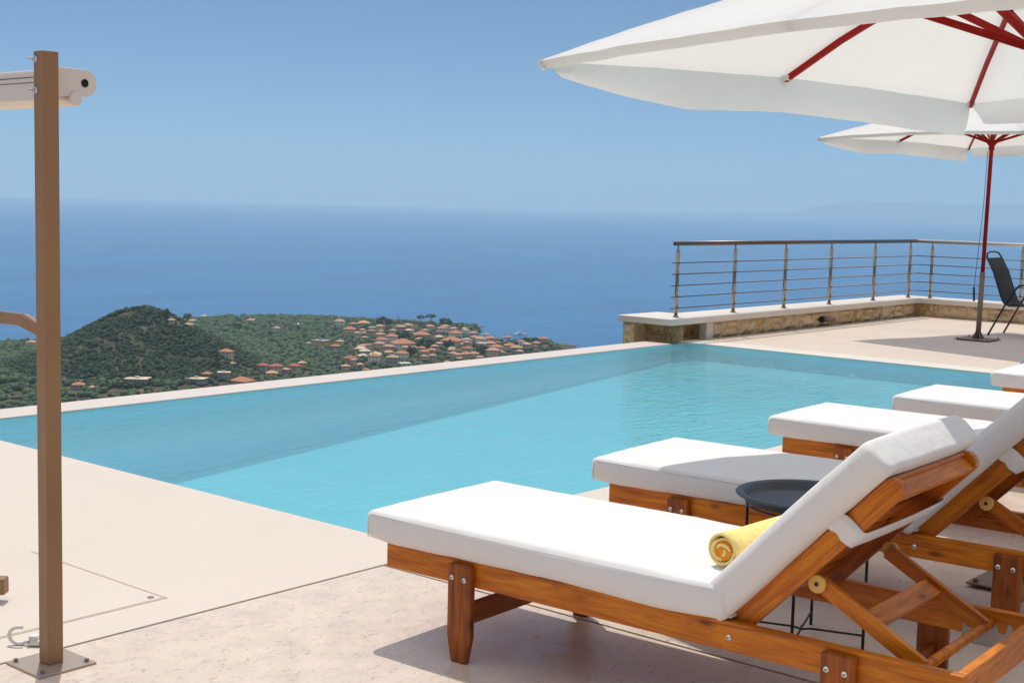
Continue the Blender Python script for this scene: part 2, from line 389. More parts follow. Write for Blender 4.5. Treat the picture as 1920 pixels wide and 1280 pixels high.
# olive grove: one mass nobody could count
ico = bmesh.new(); bmesh.ops.create_icosphere(ico, subdivisions=1, radius=1)
IV = np.array([v.co[:] for v in ico.verts]); IF = np.array([[v.index for v in f.verts] for f in ico.faces]); ico.free()
nr = np.random.RandomState(5)
def grove(name, n, rmin, rmax, a0_, a1_, size, material, keep):
    rr = np.sqrt(nr.uniform(rmin**2, rmax**2, n)); aa = nr.uniform(a0_, a1_, n)
    p = np.stack([rr*np.cos(aa), rr*np.sin(aa)], 1); p = p[keep(p)]
    z = height(p); n = len(p)
    sc = nr.uniform(*size, n); V = IV[None]*(1+nr.uniform(-.28, .28, (n, len(IV), 1)))
    V = V*np.stack([sc*nr.uniform(.8, 1.25, n), sc*nr.uniform(.8, 1.25, n), sc*nr.uniform(.6, .95, n)], 1)[:, None, :]
    V = V + np.column_stack([p, z+sc*.55])[:, None, :]
    F = IF[None] + (np.arange(n)*len(IV))[:, None, None]
    return struct(np_mesh(name, V.reshape(-1, 3), F.reshape(-1, 3), material, True), 'stuff')
# village footprint, kept free of the grove
VP = [at(x, y, SEA+5)[:2] for x, y in ((655, 612), (760, 604), (880, 616), (960, 640), (1060, 648), (1060, 700), (900, 720), (640, 706), (662, 665), (640, 640))]
VP = np.array(VP); VQ = np.roll(VP, -1, 0)
def in_village(p):
    ins = np.zeros(len(p), bool)
    for (x0, y0), (x1, y1) in zip(VP, VQ):
        ins ^= ((y0 > p[:, 1]) != (y1 > p[:, 1])) & (p[:, 0] < (x1-x0)*(p[:, 1]-y0)/(y1-y0+1e-12)+x0)
    return ins
HOUSE_XY = []
def keep_grove(p):
    k_ = (coast_dist(p) > 3) & (hill(p) < 9) & (~in_village(p))
    for h in HOUSE_XY:
        q = p - np.array(h[:2]); l = q @ rt2; f = q @ fwd2
        k_ &= ~((np.abs(l) < h[2]*.75) & (f > -h[2]*1.6) & (f < h[2]*.6))
    return k_
def keep_hill(p):
    h = hill(p); n_ = fbm(p[:, 0], p[:, 1], .028, 21)
    return (coast_dist(p) > 3) & (h >= 7) & (n_ > -.24 - nr.uniform(0, .3, len(p)))
def keep_town(p):
    k_ = (coast_dist(p) > 4) & in_village(p)
    for h in HOUSE_XY:
        q = p - np.array(h[:2]); l = q @ rt2; f = q @ fwd2
        k_ &= ~((np.abs(l) < h[2]*.62) & (f > -h[2]*.9) & (f < h[2]*.5))
    return k_

# ------------------------------------------------------------------ village houses
def rough_mat(name, c, v=.15):
    m = mat(name, c, .85, spec=.15); k = NT(m)
    k.l(k.mix(.8, c, k.ramp(k.noise(k.coords(), .9, 5, .7), [(.3, tuple(x*(1-v*1.6) for x in c)), (.7, tuple(min(1, x*(1+v)) for x in c))])), k.b.inputs['Base Color']); return m
ROOF = {'orange': (.50, .225, .125), 'red': (.42, .15, .10), 'pink': (.54, .31, .24), 'peach': (.62, .37, .22), 'cream': (.66, .56, .42),
        'brown': (.28, .17, .12), 'white': (.75, .73, .70), 'tan': (.46, .33, .20), 'grey': (.36, .35, .36)}
WALL = {'white': (.76, .73, .68), 'grey': (.33, .33, .36), 'cream': (.62, .52, .38), 'ochre': (.60, .42, .18), 'pink': (.52, .36, .30)}
for n_, c in ROOF.items(): M['roof_'+n_] = rough_mat('roof_tiles_'+n_, c)
for n_, c in WALL.items(): M['wall_'+n_] = rough_mat('render_'+n_, c, .08)
M['win'] = mat('window_dark', (.05, .055, .07), .3)
def house(px, py, wpx, roof, wall, label, flat=False, storeys=2, deep=.8):
    g = ground_at(px, py + wpx*.22); dist = math.hypot(g.x, g.y)
    W = wpx*dist/FPX*.97; D = W*deep; H = (2.9*storeys if W > 9 else 2.4*storeys)*1.02
    rz = YAW - PI/2 + rng.uniform(-.5, .5)
    t = thing('house', label, 'house', (g.x, g.y, g.z-.6), rz, 'houses of the village and its olive groves')
    HOUSE_XY.append((g.x, g.y, W))
    b = MB(); b.box((-W/2, -D/2, 0), (W/2, D/2, H+.6))
    n = max(2, int(W/3))
    for s in range(storeys):
        for i in range(n):
            x = -W/2 + W*(i+.5)/n; z0 = .6+.9+s*H/storeys
            b.box((x-.45, -D/2-.04, z0), (x+.45, -D/2+.02, z0+1.2), 1)
            if i < max(2, int(n*deep)):
                y = -D/2 + D*(i+.5)/max(2, int(n*deep)); b.box((W/2-.02, y-.45, z0), (W/2+.04, y+.45, z0+1.2), 1); b.box((-W/2-.04, y-.45, z0), (-W/2+.02, y+.45, z0+1.2), 1)
    b.build('wall', ['wall_'+wall, 'win'], t)
    r = MB(); e = .6; z0 = H+.6
    if flat:
        r.box((-W/2-e, -D/2-e, z0+.02), (W/2+e, D/2+e, z0+.4)); r.box((-W*.12, -D*.1, z0+.4), (W*.06, D*.12, z0+1.6))
    else:
        rh = D*.22+.3; q = max(.2, (W-D)/2)
        r.add([(-W/2-e, -D/2-e, z0), (W/2+e, -D/2-e, z0), (W/2+e, D/2+e, z0), (-W/2-e, D/2+e, z0), (-q, 0, z0+rh), (q, 0, z0+rh),
               (-W/2-e, -D/2-e, z0-.2), (W/2+e, -D/2-e, z0-.2), (W/2+e, D/2+e, z0-.2), (-W/2-e, D/2+e, z0-.2)],
              [(0, 1, 5, 4), (1, 2, 5), (2, 3, 4, 5), (3, 0, 4), (6, 7, 1, 0), (7, 8, 2, 1), (8, 9, 3, 2), (9, 6, 0, 3), (6, 9, 8, 7)])
        cx = W*rng.uniform(-.25, .25); r.box((cx-.4, -.3+D*.12, z0+rh*.3), (cx+.4, .5+D*.12, z0+rh+.7))
    r.build('roof', 'roof_'+roof, t)
    return t
ordn = ['first', 'second', 'third', 'fourth', 'fifth', 'sixth', 'seventh', 'eighth', 'ninth', 'tenth', 'eleventh', 'twelfth', 'thirteenth', 'fourteenth', 'fifteenth', 'sixteenth', 'seventeenth', 'eighteenth', 'nineteenth', 'twentieth']
VIL = []   # px, py, w, roof, wall, flat, storeys, own label
def c1(lst, ox, oy=585, s=6.857):
    for t in lst:
        x, y, w_, rf, wl = t[:5]; VIL.append([ox+x/s, oy+y/s, w_/s, rf, wl, 'f' in (t[5] if len(t) > 5 else ''), 1 if '1' in (t[5] if len(t) > 5 else '') else 2, t[6] if len(t) > 6 else None])
c1([(660, 150, 130, 'pink', 'white'), (975, 135, 150, 'peach', 'cream', '1', 'low wide peach-roofed house on the grassy edge above the village'), (1285, 155, 110, 'pink', 'white'), (850, 195, 105, 'orange', 'grey', '', 'tall grey house with a small orange roof at the village corner'),
    (790, 250, 150, 'orange', 'cream'), (900, 305, 90, 'pink', 'cream'), (1185, 212, 100, 'pink', 'cream'), (1090, 208, 90, 'cream', 'cream', 'f1'), (1450, 232, 110, 'pink', 'grey'),
    (1540, 172, 120, 'pink', 'white', '1'), (1350, 275, 80, 'tan', 'cream'), (1070, 285, 120, 'brown', 'pink', '', 'brown-roofed house with an ochre tower behind it'), (1190, 320, 110, 'pink', 'cream'), (1330, 345, 150, 'orange', 'white'),
    (1200, 395, 140, 'orange', 'white'), (420, 400, 200, 'grey', 'ochre', 'f', 'unfinished ochre block with grey flat roof among the olive trees'), (265, 415, 80, 'tan', 'cream', '1'), (665, 415, 90, 'peach', 'cream'), (610, 475, 110, 'orange', 'grey', '', 'grey house with orange roof alone on the grove side of the village'),
    (985, 440, 180, 'pink', 'cream', '1'), (1170, 452, 130, 'pink', 'cream'), (930, 480, 130, 'cream', 'cream', '1'), (990, 508, 130, 'cream', 'cream', '1'), (1125, 545, 140, 'cream', 'cream', '1'), (965, 570, 120, 'cream', 'cream', '1'),
    (1300, 522, 110, 'peach', 'cream', '1'), (1290, 487, 130, 'pink', 'pink'), (1480, 405, 290, 'orange', 'white', '', 'largest orange-roofed building with a long white arcaded wall'), (1460, 575, 150, 'orange', 'white', '', 'tall white house under an orange roof near the pool edge'),
    (1340, 632, 150, 'tan', 'grey'), (1110, 612, 140, 'orange', 'white'), (800, 645, 150, 'red', 'pink'), (930, 692, 80, 'peach', 'cream', '1'), (740, 742, 100, 'peach', 'cream'), (80, 732, 140, 'red', 'pink', '', 'pink house with red roof left of the yellow house'),
    (185, 705, 100, 'peach', 'ochre', '', 'yellow house with balconies standing in the olive grove'), (1500, 668, 130, 'white', 'white', 'f1'), (1510, 497, 80, 'peach', 'cream'),
    (1630, 503, 90, 'orange', 'cream'), (1720, 505, 90, 'orange', 'cream'), (1750, 545, 110, 'orange', 'cream'), (1840, 522, 120, 'orange', 'pink'), (1720, 275, 210, 'orange', 'grey', '1', 'broad dusty orange roof over a dark porch beside the dark trees'),
    (1830, 212, 100, 'pink', 'cream'), (1750, 618, 80, 'tan', 'cream'), (1860, 608, 90, 'tan', 'pink'), (1690, 355, 100, 'pink', 'cream', '1')], 540)
c1([(345, 245, 130, 'orange', 'white'), (375, 212, 90, 'peach', 'cream'), (480, 243, 90, 'pink', 'white'), (510, 298, 160, 'orange', 'white', '', 'orange-roofed white house facing the cove near the rocks'), (290, 288, 90, 'brown', 'grey'), (300, 323, 100, 'cream', 'cream', '1'),
    (460, 382, 240, 'orange', 'cream', '', 'long double-ridged orange roof in the middle of the seaward houses'), (300, 443, 100, 'pink', 'cream'), (590, 425, 80, 'peach', 'cream', '1'), (655, 398, 120, 'grey', 'white'), (640, 270, 90, 'grey', 'white'), (740, 298, 100, 'pink', 'pink'),
    (750, 358, 90, 'pink', 'cream'), (830, 383, 130, 'pink', 'white'), (945, 370, 100, 'orange', 'cream'), (1030, 380, 80, 'brown', 'cream'), (1090, 362, 70, 'orange', 'cream', '1'), (1170, 358, 90, 'orange', 'pink'), (960, 433, 110, 'pink', 'cream'),
    (1030, 488, 150, 'orange', 'cream'), (985, 530, 160, 'pink', 'cream'), (1210, 466, 150, 'orange', 'cream'), (1290, 495, 150, 'tan', 'grey'), (1630, 370, 110, 'orange', 'pink', '', 'orange-roofed house alone on the tip of the headland'), (660, 512, 140, 'red', 'cream'),
    (455, 528, 90, 'pink', 'cream'), (480, 572, 100, 'pink', 'cream'), (545, 592, 90, 'pink', 'cream'), (625, 592, 80, 'orange', 'cream'), (745, 575, 120, 'pink', 'cream'), (850, 445, 100, 'white', 'white', 'f')], 780)
for i_ in range(44):      # the small roofs squeezed between the larger houses
    x_ = rng.uniform(655, 1010); lo_, hi_ = 612+max(0, x_-880)*.20, min(700, 709-(x_-640)*.105)
    VIL.append([x_, rng.uniform(lo_, hi_), rng.uniform(8.5, 13.5), rng.choice(['pink', 'peach', 'tan', 'orange', 'brown', 'cream', 'pink']), rng.choice(['white', 'cream', 'pink', 'grey']), False, rng.choice([1, 2]), None])
NV = len(VIL)
c1([(160, 200, 100, 'peach', 'cream', '1', 'peach-roofed house under the trees right of the hilltop'), (310, 170, 70, 'cream', 'cream', '', 'small cream house on the skyline of the groves'), (95, 268, 130, 'pink', 'cream', '1', 'wide pink-roofed house at the right foot of the hilltop'), (970, 195, 110, 'pink', 'cream', '1', 'low pinkish house alone near the shore of the groves'),
    (1320, 300, 100, 'pink', 'white', '1', 'lone bright pink roof left of the white greenhouse'), (620, 690, 170, 'orange', 'peach' if False else 'cream', '', 'orange-roofed villa between two dark cypresses'), (710, 822, 70, 'peach', 'cream', '1', 'small peach outbuilding below the villa with cypresses'),
    (1125, 868, 140, 'red', 'grey', '', 'red-roofed house leftmost of the hamlet above the pool edge'), (1310, 885, 170, 'red', 'cream', '', 'broad red roof in the middle of the hamlet above the pool edge'), (1250, 930, 150, 'peach', 'cream', '1', 'peach lean-to roof in front of the broad red roof'),
    (1440, 932, 110, 'pink', 'grey', '', 'pink-roofed grey house in front of the hamlet'), (350, 945, 120, 'orange', 'grey', '1', 'orange-roofed cottage behind the long cream flat roof'), (215, 1000, 250, 'cream', 'grey', 'f1', 'long cream flat-roofed shed right of the hill foot'),
    (590, 968, 160, 'cream', 'grey', 'f', 'grey concrete building with a cream flat top'), (840, 1010, 280, 'orange', 'cream', '1', 'long low terracotta roof just above the pool edge')], 340, 575, 7.385)
c1([(1630, 208, 90, 'pink', 'cream', '1', 'small pale pink house at the right shoulder of the hill'), (350, 1092, 160, 'orange', 'grey', '1', 'orange-roofed cottage just right of the brown post'), (540, 1138, 80, 'peach', 'cream', '1', 'small peach-roofed hut among the olive trees'),
    (1170, 1000, 300, 'cream', 'grey', 'f1', 'long cream flat-roofed farm building below the hill')], 100, 575, 7.385)
c1([(760, 800, 210, 'pink', 'cream', '1', 'pink-roofed house on the shore left of the brown post')], 0, 580, 12.8)
rows = [[], [], [], [], []]
for i, h in enumerate(VIL):
    if h[7] is None:
        e = (h[0]-620)*-.02 + 700 if False else 0
        k_ = min(4, max(0, int((h[1]-605)/17)))
        rows[k_].append(h)
rown = ['top row by the sea', 'second row from the sea', 'middle row', 'fourth row from the sea', 'front row by the pool edge']
for ri, r_ in enumerate(rows):
    r_.sort(key=lambda h: h[0]); cnt = {}; tot = {}
    for h in r_: tot[h[3]] = tot.get(h[3], 0)+1
    for h in r_:
        c_ = h[3]; i = cnt.get(c_, 0); cnt[c_] = i+1
        pre = '' if tot[c_] == 1 else ordn[i]+' '
        h[7] = f"{pre}{c_}-roofed house{' from the left' if tot[c_] > 1 else ''} in the village's {rown[ri]}" if tot[c_] > 1 else f"only {c_}-roofed {'flat ' if h[5] else ''}house in the village's {rown[ri]}"
for h in VIL: house(h[0], h[1], h[2], h[3], h[4], h[7], h[5], h[6])

def canopy_verts(n, c, rad, seed):
    q = np.random.RandomState(seed); V = []; F = []
    for i in range(n):
        d = q.normal(size=3); d /= np.linalg.norm(d); p = np.array(c)+d*np.array(rad)*q.uniform(.3, 1)**.5
        s = min(rad)*q.uniform(.22, .42); vv = IV*s*(1+q.uniform(-.3, .3, (len(IV), 1)))+p
        F.append(IF+len(V)*len(IV)); V.append(vv)
    return np.concatenate(V), np.concatenate(F)
def tree(kind, px, py, hgt, wid, label, seed, material='pine', grp=None):
    g = ground_at(px, py); t = thing(kind, label, 'tree', g, 0, grp)
    b = MB(); b.tube([(0, 0, -.5), (.1, 0, hgt*.35), (0, .1, hgt*.75)], [wid*.06+.12, wid*.045+.1, .08], 8); b.build('trunk', 'trunk', t, smooth=True)
    if kind == 'cypress_tree':
        V, F = canopy_verts(46, (0, 0, hgt*.53), (wid/2, wid/2, hgt*.46), seed); V[:, :2] *= (1.1-.75*np.clip(V[:, 2:3]/hgt, 0, 1))
    elif kind == 'stone_pine':
        V, F = canopy_verts(60, (0, 0, hgt*.82), (wid/2, wid/2, hgt*.17), seed)
    else: V, F = canopy_verts(60, (0, 0, hgt*.58), (wid/2, wid/2, hgt*.42), seed)
    o = np_mesh('crown', V, F, material, True); o.parent = t
tree('cypress_tree', 407, 692, 15, 5, 'broad dark cypress left of the orange-roofed villa', 1)
tree('cypress_tree', 436, 672, 12, 2.6, 'slim cypress right of the orange-roofed villa', 2)
tree('cypress_tree', 747, 612, 13, 2.4, 'slim cypress rising against the sea above the village', 3)
tree('cypress_tree', 888, 660, 14, 4, 'dark cypress between the seaward houses', 4)
tree('cypress_tree', 608, 641, 9, 2.2, 'thin cypress behind the unfinished ochre block', 14)
tree('stone_pine', 789, 610, 12, 11, 'left umbrella-shaped pine on the headland skyline', 5)
tree('stone_pine', 808, 609, 13, 14, 'middle umbrella-shaped pine on the headland skyline', 6)
tree('dark_tree', 834, 613, 10, 17, 'broad dark tree right of the skyline pines', 7)
tree('dark_tree', 717, 610, 10, 15, 'dark rounded tree on the skyline above the pale house', 8)
tree('dark_tree', 729, 612, 9, 10, 'smaller dark tree beside the skyline cypress', 9)
tree('dark_tree', 798, 656, 11, 21, 'widest dark tree crown in the middle of the village', 10)
tree('dark_tree', 756, 638, 10, 16, 'dark tree behind the largest orange-roofed building', 11)
tree('dark_tree', 841, 654, 9, 11, 'dark tree below the long double orange roof', 12)
tree('dark_tree', 772, 668, 9, 9, 'dark tree between the small orange houses', 13)
tree('dark_tree', 903, 664, 9, 12, 'dark tree just above the pool edge beside the cypress', 15)
tree('dark_tree', 985, 646, 7, 12, 'dark tree on the neck of the headland', 16)
tree('dark_tree', 1003, 645, 7, 9, 'dark tree left of the headland tip house', 17)
tree('dark_tree', 352, 602, 9, 12, 'dark tree on the shore skyline right of the hill', 18)
tree('dark_tree', 441, 618, 7, 17, 'dark round tree clump in the far olive grove', 19)
tree('dark_tree', 312, 600, 8, 6, 'lone spreading tree on the right shoulder of the hill', 20)
struct(grove('olive_grove', 21000, 850, 1950, YAW-R(3), YAW+R(23.5), (2.0, 3.6), 'olive', keep_grove), 'stuff')
grove('hill_scrub', 36000, 950, 1500, YAW+R(8), YAW+R(23), (1.0, 2.3), 'pine', keep_hill)
grove('garden_greenery', 2600, 1000, 1800, YAW-R(3), YAW+R(10), (1.6, 3.2), 'olive', keep_town)
# white greenhouse with three humps
g = ground_at(557, 612); t = thing('greenhouse', 'white tunnel greenhouse with humped roof in the olive grove', 'greenhouse', g, YAW-PI/2)
for i in range(4):
    b = MB(); n = 8; vs = []
    for y in (0, 9):
        for j in range(n+1): a_ = PI*j/n; vs.append((-9+i*4.6-2.2*math.cos(a_), y, 3.2*math.sin(a_)))
    b.add(vs, [(j, j+1, n+2+j, n+1+j) for j in range(n)]+[tuple(range(n, -1, -1)), tuple(range(n+1, 2*n+2))]); b.build('tunnel', 'wall_white', t)
g = ground_at(150, 719); t = MB(); t.box((-28, -.3, -.5), (30, .3, 1.7)); o = t.build('boundary_wall', 'wall_white'); o.location = g; o.rotation_euler = (0, 0, YAW-PI/2+.05)
tag(o, 'long white boundary wall behind the cottage right of the post', 'wall')
# motor boat
g = at(976, 628, SEA); M['hullpaint'] = mat('white_hull_paint', (.85, .85, .85), .3)
t = thing('motor_boat', 'white motor boat lying off the headland', 'boat', g, YAW-PI/2+.15)
b = MB(); L_ = 6.5; prof = [(-1, 1.5), (-.4, 1.7), (.3, 1.55), (.75, .9), (1, .05)]
vs = []
for x, w_ in prof: vs += [(x*L_, -w_, 1.3+.5*max(0, x)), (x*L_, w_, 1.3+.5*max(0, x)), (x*L_*.93, w_*.7, -.3), (x*L_*.93, -w_*.7, -.3)]
fs = []
for i in range(4):
    for j in range(4): fs.append((i*4+j, i*4+(j+1) % 4, i*4+4+(j+1) % 4, i*4+4+j))
fs += [(0, 3, 2, 1), (16, 17, 18, 19)]
b.add(vs, fs); t.scale = (1.3, 1.5, 1.3); b.build('hull', 'hullpaint', t)
b = MB(); b.add([(-3, -1.2, 1.3), (2.4, -1.1, 1.5), (2.4, 1.1, 1.5), (-3, 1.2, 1.3), (-2.6, -1, 3), (.8, -.9, 3), (.8, .9, 3), (-2.6, 1, 3)], [(0, 1, 5, 4), (1, 2, 6, 5), (2, 3, 7, 6), (3, 0, 4, 7), (4, 5, 6, 7)]); b.build('cabin', 'hullpaint', t)
b = MB(); b.box((-2.3, -1.25, 2.0), (1.0, 1.25, 2.5)); b.build('window', 'win', t)
# rocks off the headland
for i, (x, y, s_, lb) in enumerate(((882, 612, 9, 'long dark reef reaching out from the rocky point'), (1062, 648, 4, 'small rock in the water off the headland tip'), (1077, 648, 2.6, 'middle tiny rock off the headland tip'), (1086, 647, 2.2, 'outermost tiny rock off the headland tip'))):
    g = at(x, y, SEA); V = IV*np.array([s_*(2 if i == 0 else 1), s_*.5, s_*.16+.5])*(1+np.random.RandomState(i).uniform(-.25, .25, (len(IV), 1)))
    o = np_mesh('rock', V, IF, 'rock'); o.location = g; o.rotation_euler = (0, 0, YAW-PI/2); tag(o, lb, 'rock')
# far mountains across the water
b = MB(); n = 90; vs = []; Dm = 31000
for i in range(n+1):
    px = 1100+(2500-1100)*i/n; d = ray(px, 400); d = Vector((d.x, d.y, 0)).normalized()
    e = max(0, min(1, (px-1110)/420)); h = e*(110+60*noise.fractal(Vector((px*.006, 2, 1)), .8, 2, 4)) + 330*max(0, min(1, (px-1480)/110))*(.9+.12*noise.fractal(Vector((px*.012, 5, 1)), .8, 2, 4))
    for k_, q in ((0, 0), (1500, h), (4500, h*.3)): vs.append((d.x*(Dm+k_), d.y*(Dm+k_), SEA+(q if q else -1)))
b.add(vs, [f for i in range(n) for f in ((i*3, i*3+3, i*3+4, i*3+1), (i*3+1, i*3+4, i*3+5, i*3+2))]); struct(b.build('mountains', 'mountain', smooth=True))
# haze
hz = MB(); S2 = 40000; hz.box((-S2, -S2, SEA-5), (S2, S2, 560))
m = bpy.data.materials.new('haze_air'); m.use_nodes = True; m.node_tree.nodes.remove(m.node_tree.nodes['Principled BSDF']); k = NT(m)
vv = k.n('ShaderNodeVolumePrincipled'); vv.inputs['Density'].default_value = 8.0e-5; vv.inputs['Color'].default_value = (.61, .835, .97, 1); vv.inputs['Anisotropy'].default_value = .25
k.l(vv.outputs[0], k.t.nodes['Material Output'].inputs['Volume'])
struct(hz.build('haze', m), 'stuff')

# ------------------------------------------------------------------ pool and decks
WL = -0.018
PX0, PX1, PY0, PY1 = 4.2, 12.87, 4.24, 8.33
def slab(name, rects, m, z=0, th=.35, bevel=.004):
    b = MB()
    for x0, y0, x1, y1 in rects: b.box((x0, y0, z-th), (x1, y1, z))
    return struct(b.build(name, m, bevel=bevel, seg=2))
J = .007
slab('pool_deck', [(-7, -7, 16.4, 3.945-J), (3.872+J, 3.945-J, 16.4, 3.9451)] if False else [(-7, -7, 3.872-J, 3.94-J), (3.872+J, -7, 22, 3.94-J)], 'deck')
slab('pool_side_paving', [(-7, 3.94+J, PX0, 11)], 'smooth')
slab('pool_head_coping', [(PX0+.002, 3.94+J, PX1, PY0)], 'smooth')
slab('joint_bed', [(-7, 3.9, 22, 3.98), (3.84, -7, 3.90, 3.899)], 'grout', -.006, .2, 0)
slab('infinity_edge', [(PX0+.002, PY1, 12.60, 8.68)], 'edge', 0, 1.1, .008)
slab('terrace_floor', [(PX1+.34, 3.94+J, 27, 8.30)], 'terrace')
slab('drain_channel', [(PX1+.34, 8.30, 27, 8.42)], 'grout', -.012, .3, 0)
slab('drain_kerb', [(PX1+.34, 8.318, 19.4, 8.345)], 'coping', .002, .3, .003)
slab('terrace_coping', [(PX1, PY0+.002, PX1+.337, 8.42)], 'coping', .004, .35, .006)
b = MB(); b.box((-7, -7, -6), (27, 8.69, -.96)); struct(b.build('terrace_foundation', 'edge'))
# pool basin (floor falls gently towards the left end)
b = MB(); zL, zR = -.68, -.18
V_ = [(PX0, PY0, 0), (PX1, PY0, 0), (PX1, PY1, 0), (PX0, PY1, 0)]
nx, ny = 24, 10; o_ = 0
vs = [(PX0+(PX1-PX0)*i/nx, PY0+(PY1-PY0)*j/ny, zL+(zR-zL)*(i/nx)) for i in range(nx+1) for j in range(ny+1)]
b.add(vs, [(i*(ny+1)+j, (i+1)*(ny+1)+j, (i+1)*(ny+1)+j+1, i*(ny+1)+j+1) for i in range(nx) for j in range(ny)], 0)
for (x0, y0), (x1, y1) in (((PX0, PY0), (PX1, PY0)), ((PX1, PY0), (PX1, PY1)), ((PX1, PY1), (PX0, PY1)), ((PX0, PY1), (PX0, PY0))):
    zf = lambda x: zL+(zR-zL)*(x-PX0)/(PX1-PX0)
    e = .003; cx, cy = (PX0+PX1)/2, (PY0+PY1)/2
    a0_ = (x0+(e if x0 < cx else -e), y0+(e if y0 < cy else -e)); a1_ = (x1+(e if x1 < cx else -e), y1+(e if y1 < cy else -e))
    N_ = 220; vv_ = []
    for i in range(N_+1):
        f = i/N_; x, y = a0_[0]+(a1_[0]-a0_[0])*f, a0_[1]+(a1_[1]-a0_[1])*f
        wb = .035+.03*noise.noise(Vector((f*60, 3, 1)))+.03*noise.noise(Vector((f*17, 5, 2))); dx, dy = (0, -1 if y > cy else 1) if abs(y1-y0) < .1 else (-1 if x > cx else 1, 0)
        vv_ += [(x, y, -.012), (x, y, zf(x)+.05), (x+dx*max(0, wb), y+dy*max(0, wb), zf(x)+.004)]
    b.add(vv_, [q for i in range(N_) for q in ((i*3, i*3+1, i*3+4, i*3+3), (i*3+1, i*3+2, i*3+5, i*3+4))], 1)
struct(b.build('pool_basin', ['poolfloor', 'poolwall']))
b = MB(); b.add([(PX0-.01, PY0-.01, WL), (PX1+.01, PY0-.01, WL), (PX1+.01, PY1+.01, WL), (PX0-.01, PY1+.01, WL)], [(0, 1, 2, 3)])
struct(b.build('pool_water', 'water'))
# access hatch in the paving
b = MB(); b.box((2.05, 4.18, -.02), (2.955, 5.1, .0025)); o = b.build('deck_hatch', 'smooth', bevel=.002); tag(o, 'flush square access hatch in the cream paving beside the post', 'hatch')
b = MB()
for x0, y0, x1, y1 in ((2.04, 4.166, 2.967, 4.173), (2.962, 4.166, 2.969, 5.11)): b.box((x0, y0, -.01), (x1, y1, .0012))
b.build('gap', mat('pale_joint', (.42, .36, .30), .9), o)
b = MB(); b.lathe([(0, .004), (.012, .004), (.014, .001)], 12, (2.925, 4.21, .001)); b.build('lifting_eye', 'rust', o)

# right-hand terrace wall with coping
def stones(b, x0, x1, fixed, axis, z0, z1, sgn, seed):
    q = random.Random(seed); x = x0
    while x < x1-.05:
        w_ = min(q.uniform(.2, .46), x1-x); p = q.uniform(0, .02); ng = 4
        zs = [(z0, z1)] if q.random() < .75 else [(z0, (z0+z1)/2-.006), ((z0+z1)/2+.004, z1)]
        for za, zb in zs:
            g_ = .005; vs = []
            for i in range(ng+1):
                for j in range(ng+1):
                    u = x+g_+(w_-2*g_)*i/ng; v = za+g_+(zb-za-2*g_)*j/ng
                    e = 1 if 0 < i < ng and 0 < j < ng else 0
                    d = (p+q.uniform(0, .012))*e - .012*(1-e)
                    vs.append((u+q.uniform(-.004, .004), fixed+sgn*d, v+q.uniform(-.004, .004)) if axis == 0 else (fixed+sgn*d, u+q.uniform(-.004, .004), v+q.uniform(-.004, .004)))
            fs = [(i*(ng+1)+j, (i+1)*(ng+1)+j, (i+1)*(ng+1)+j+1, i*(ng+1)+j+1) for i in range(ng) for j in range(ng)]
            if (axis == 0) != (sgn < 0): fs = [f[::-1] for f in fs]
            b.add(vs, fs)
        x += w_
tw = thing('terrace_wall', 'low golden stone wall with pale coping carrying the railing beyond the pool', 'wall', (0, 0, 0))
b = MB(); stones(b, 13.56, 19.22, 8.43, 0, .0, .185, -1, 3); stones(b, 2.0, 8.42, 19.24, 1, .0, .185, -1, 5); stones(b, 8.45, 8.95, 13.0, 1, -.1, .185, -1, 8)
b.build('stone_facing', 'rubble', tw)
b = MB(); b.box((13.5, 8.445, -.3), (19.6, 8.8, .19)); b.box((19.26, 2, -.3), (19.6, 8.44, .19)); b.box((12.98, 8.92, -.4), (13.5, 9.0, .19)); b.box((13.02, 8.45, -.4), (13.5, 8.92, -.02)); b.build('wall_core', 'rubble', tw)
b = MB(); b.box((13.42, 8.40, -.06), (13.56, 8.50, .185)); b.build('pier', 'coping', tw, bevel=.004)
b = MB(); b.box((12.68, 8.90, -.4), (12.93, 9.06, .185)); stones(b, 8.90, 9.06, 12.675, 1, -.1, .185, -1, 11); b.build('pillar', 'rubble', tw, bevel=.004)
b = MB(); L1_ = [(12.62, 8.36), (19.17, 8.36), (19.17, 2.0), (19.66, 2.0), (19.66, 8.86), (13.42, 8.86), (13.42, 9.09), (12.62, 9.09)]
n = len(L1_); b.add([(x, y, .192) for x, y in L1_]+[(x, y, .266) for x, y in L1_], [tuple(range(n-1, -1, -1)), tuple(range(n, 2*n))]+[(i, (i+1) % n, (i+1) % n+n, i+n) for i in range(n)])
b.build('coping', 'coping', tw, bevel=.006)
# railing
rl = thing('steel_railing', 'steel railing with part-shaded handrail and five thin bars on the terrace wall', 'railing')
HZ = 1.10; ZC = .266; CX, CY = 19.32, 8.51
pp = [(12.93, CY), (14.17, CY), (15.40, CY), (16.63, CY), (17.95, CY), (19.12, CY), (CX, 8.26), (CX, 6.93), (CX, 5.6), (CX, 4.3), (CX, 3.0)]
for x, y in pp:
    b = MB(); b.tube([(x, y, ZC), (x, y, HZ-.085)], .021, 14); b.tube([(x, y, HZ-.085), (x, y, HZ-.07), (x, y, HZ-.02)], [.021, .012, .009], 12)
    b.lathe([(.032, 0), (.032, .012), (.022, .02)], 14, (x, y, ZC)); b.build('post', 'steel', rl, smooth=True)
for i in range(5):
    z = ZC+.105+i*.128
    b = MB(); b.tube([(12.78, CY-.027, z), (CX-.02, CY-.027, z), (CX-.027, CY-.05, z), (CX-.027, 2.8, z)], .0065, 8); b.build('bar', 'bar', rl, smooth=True)
b = MB(); b.tube([(12.86, CY, HZ), (CX, CY, HZ)], .025, 16); b.build('handrail', 'shaded_rail', rl, smooth=True)
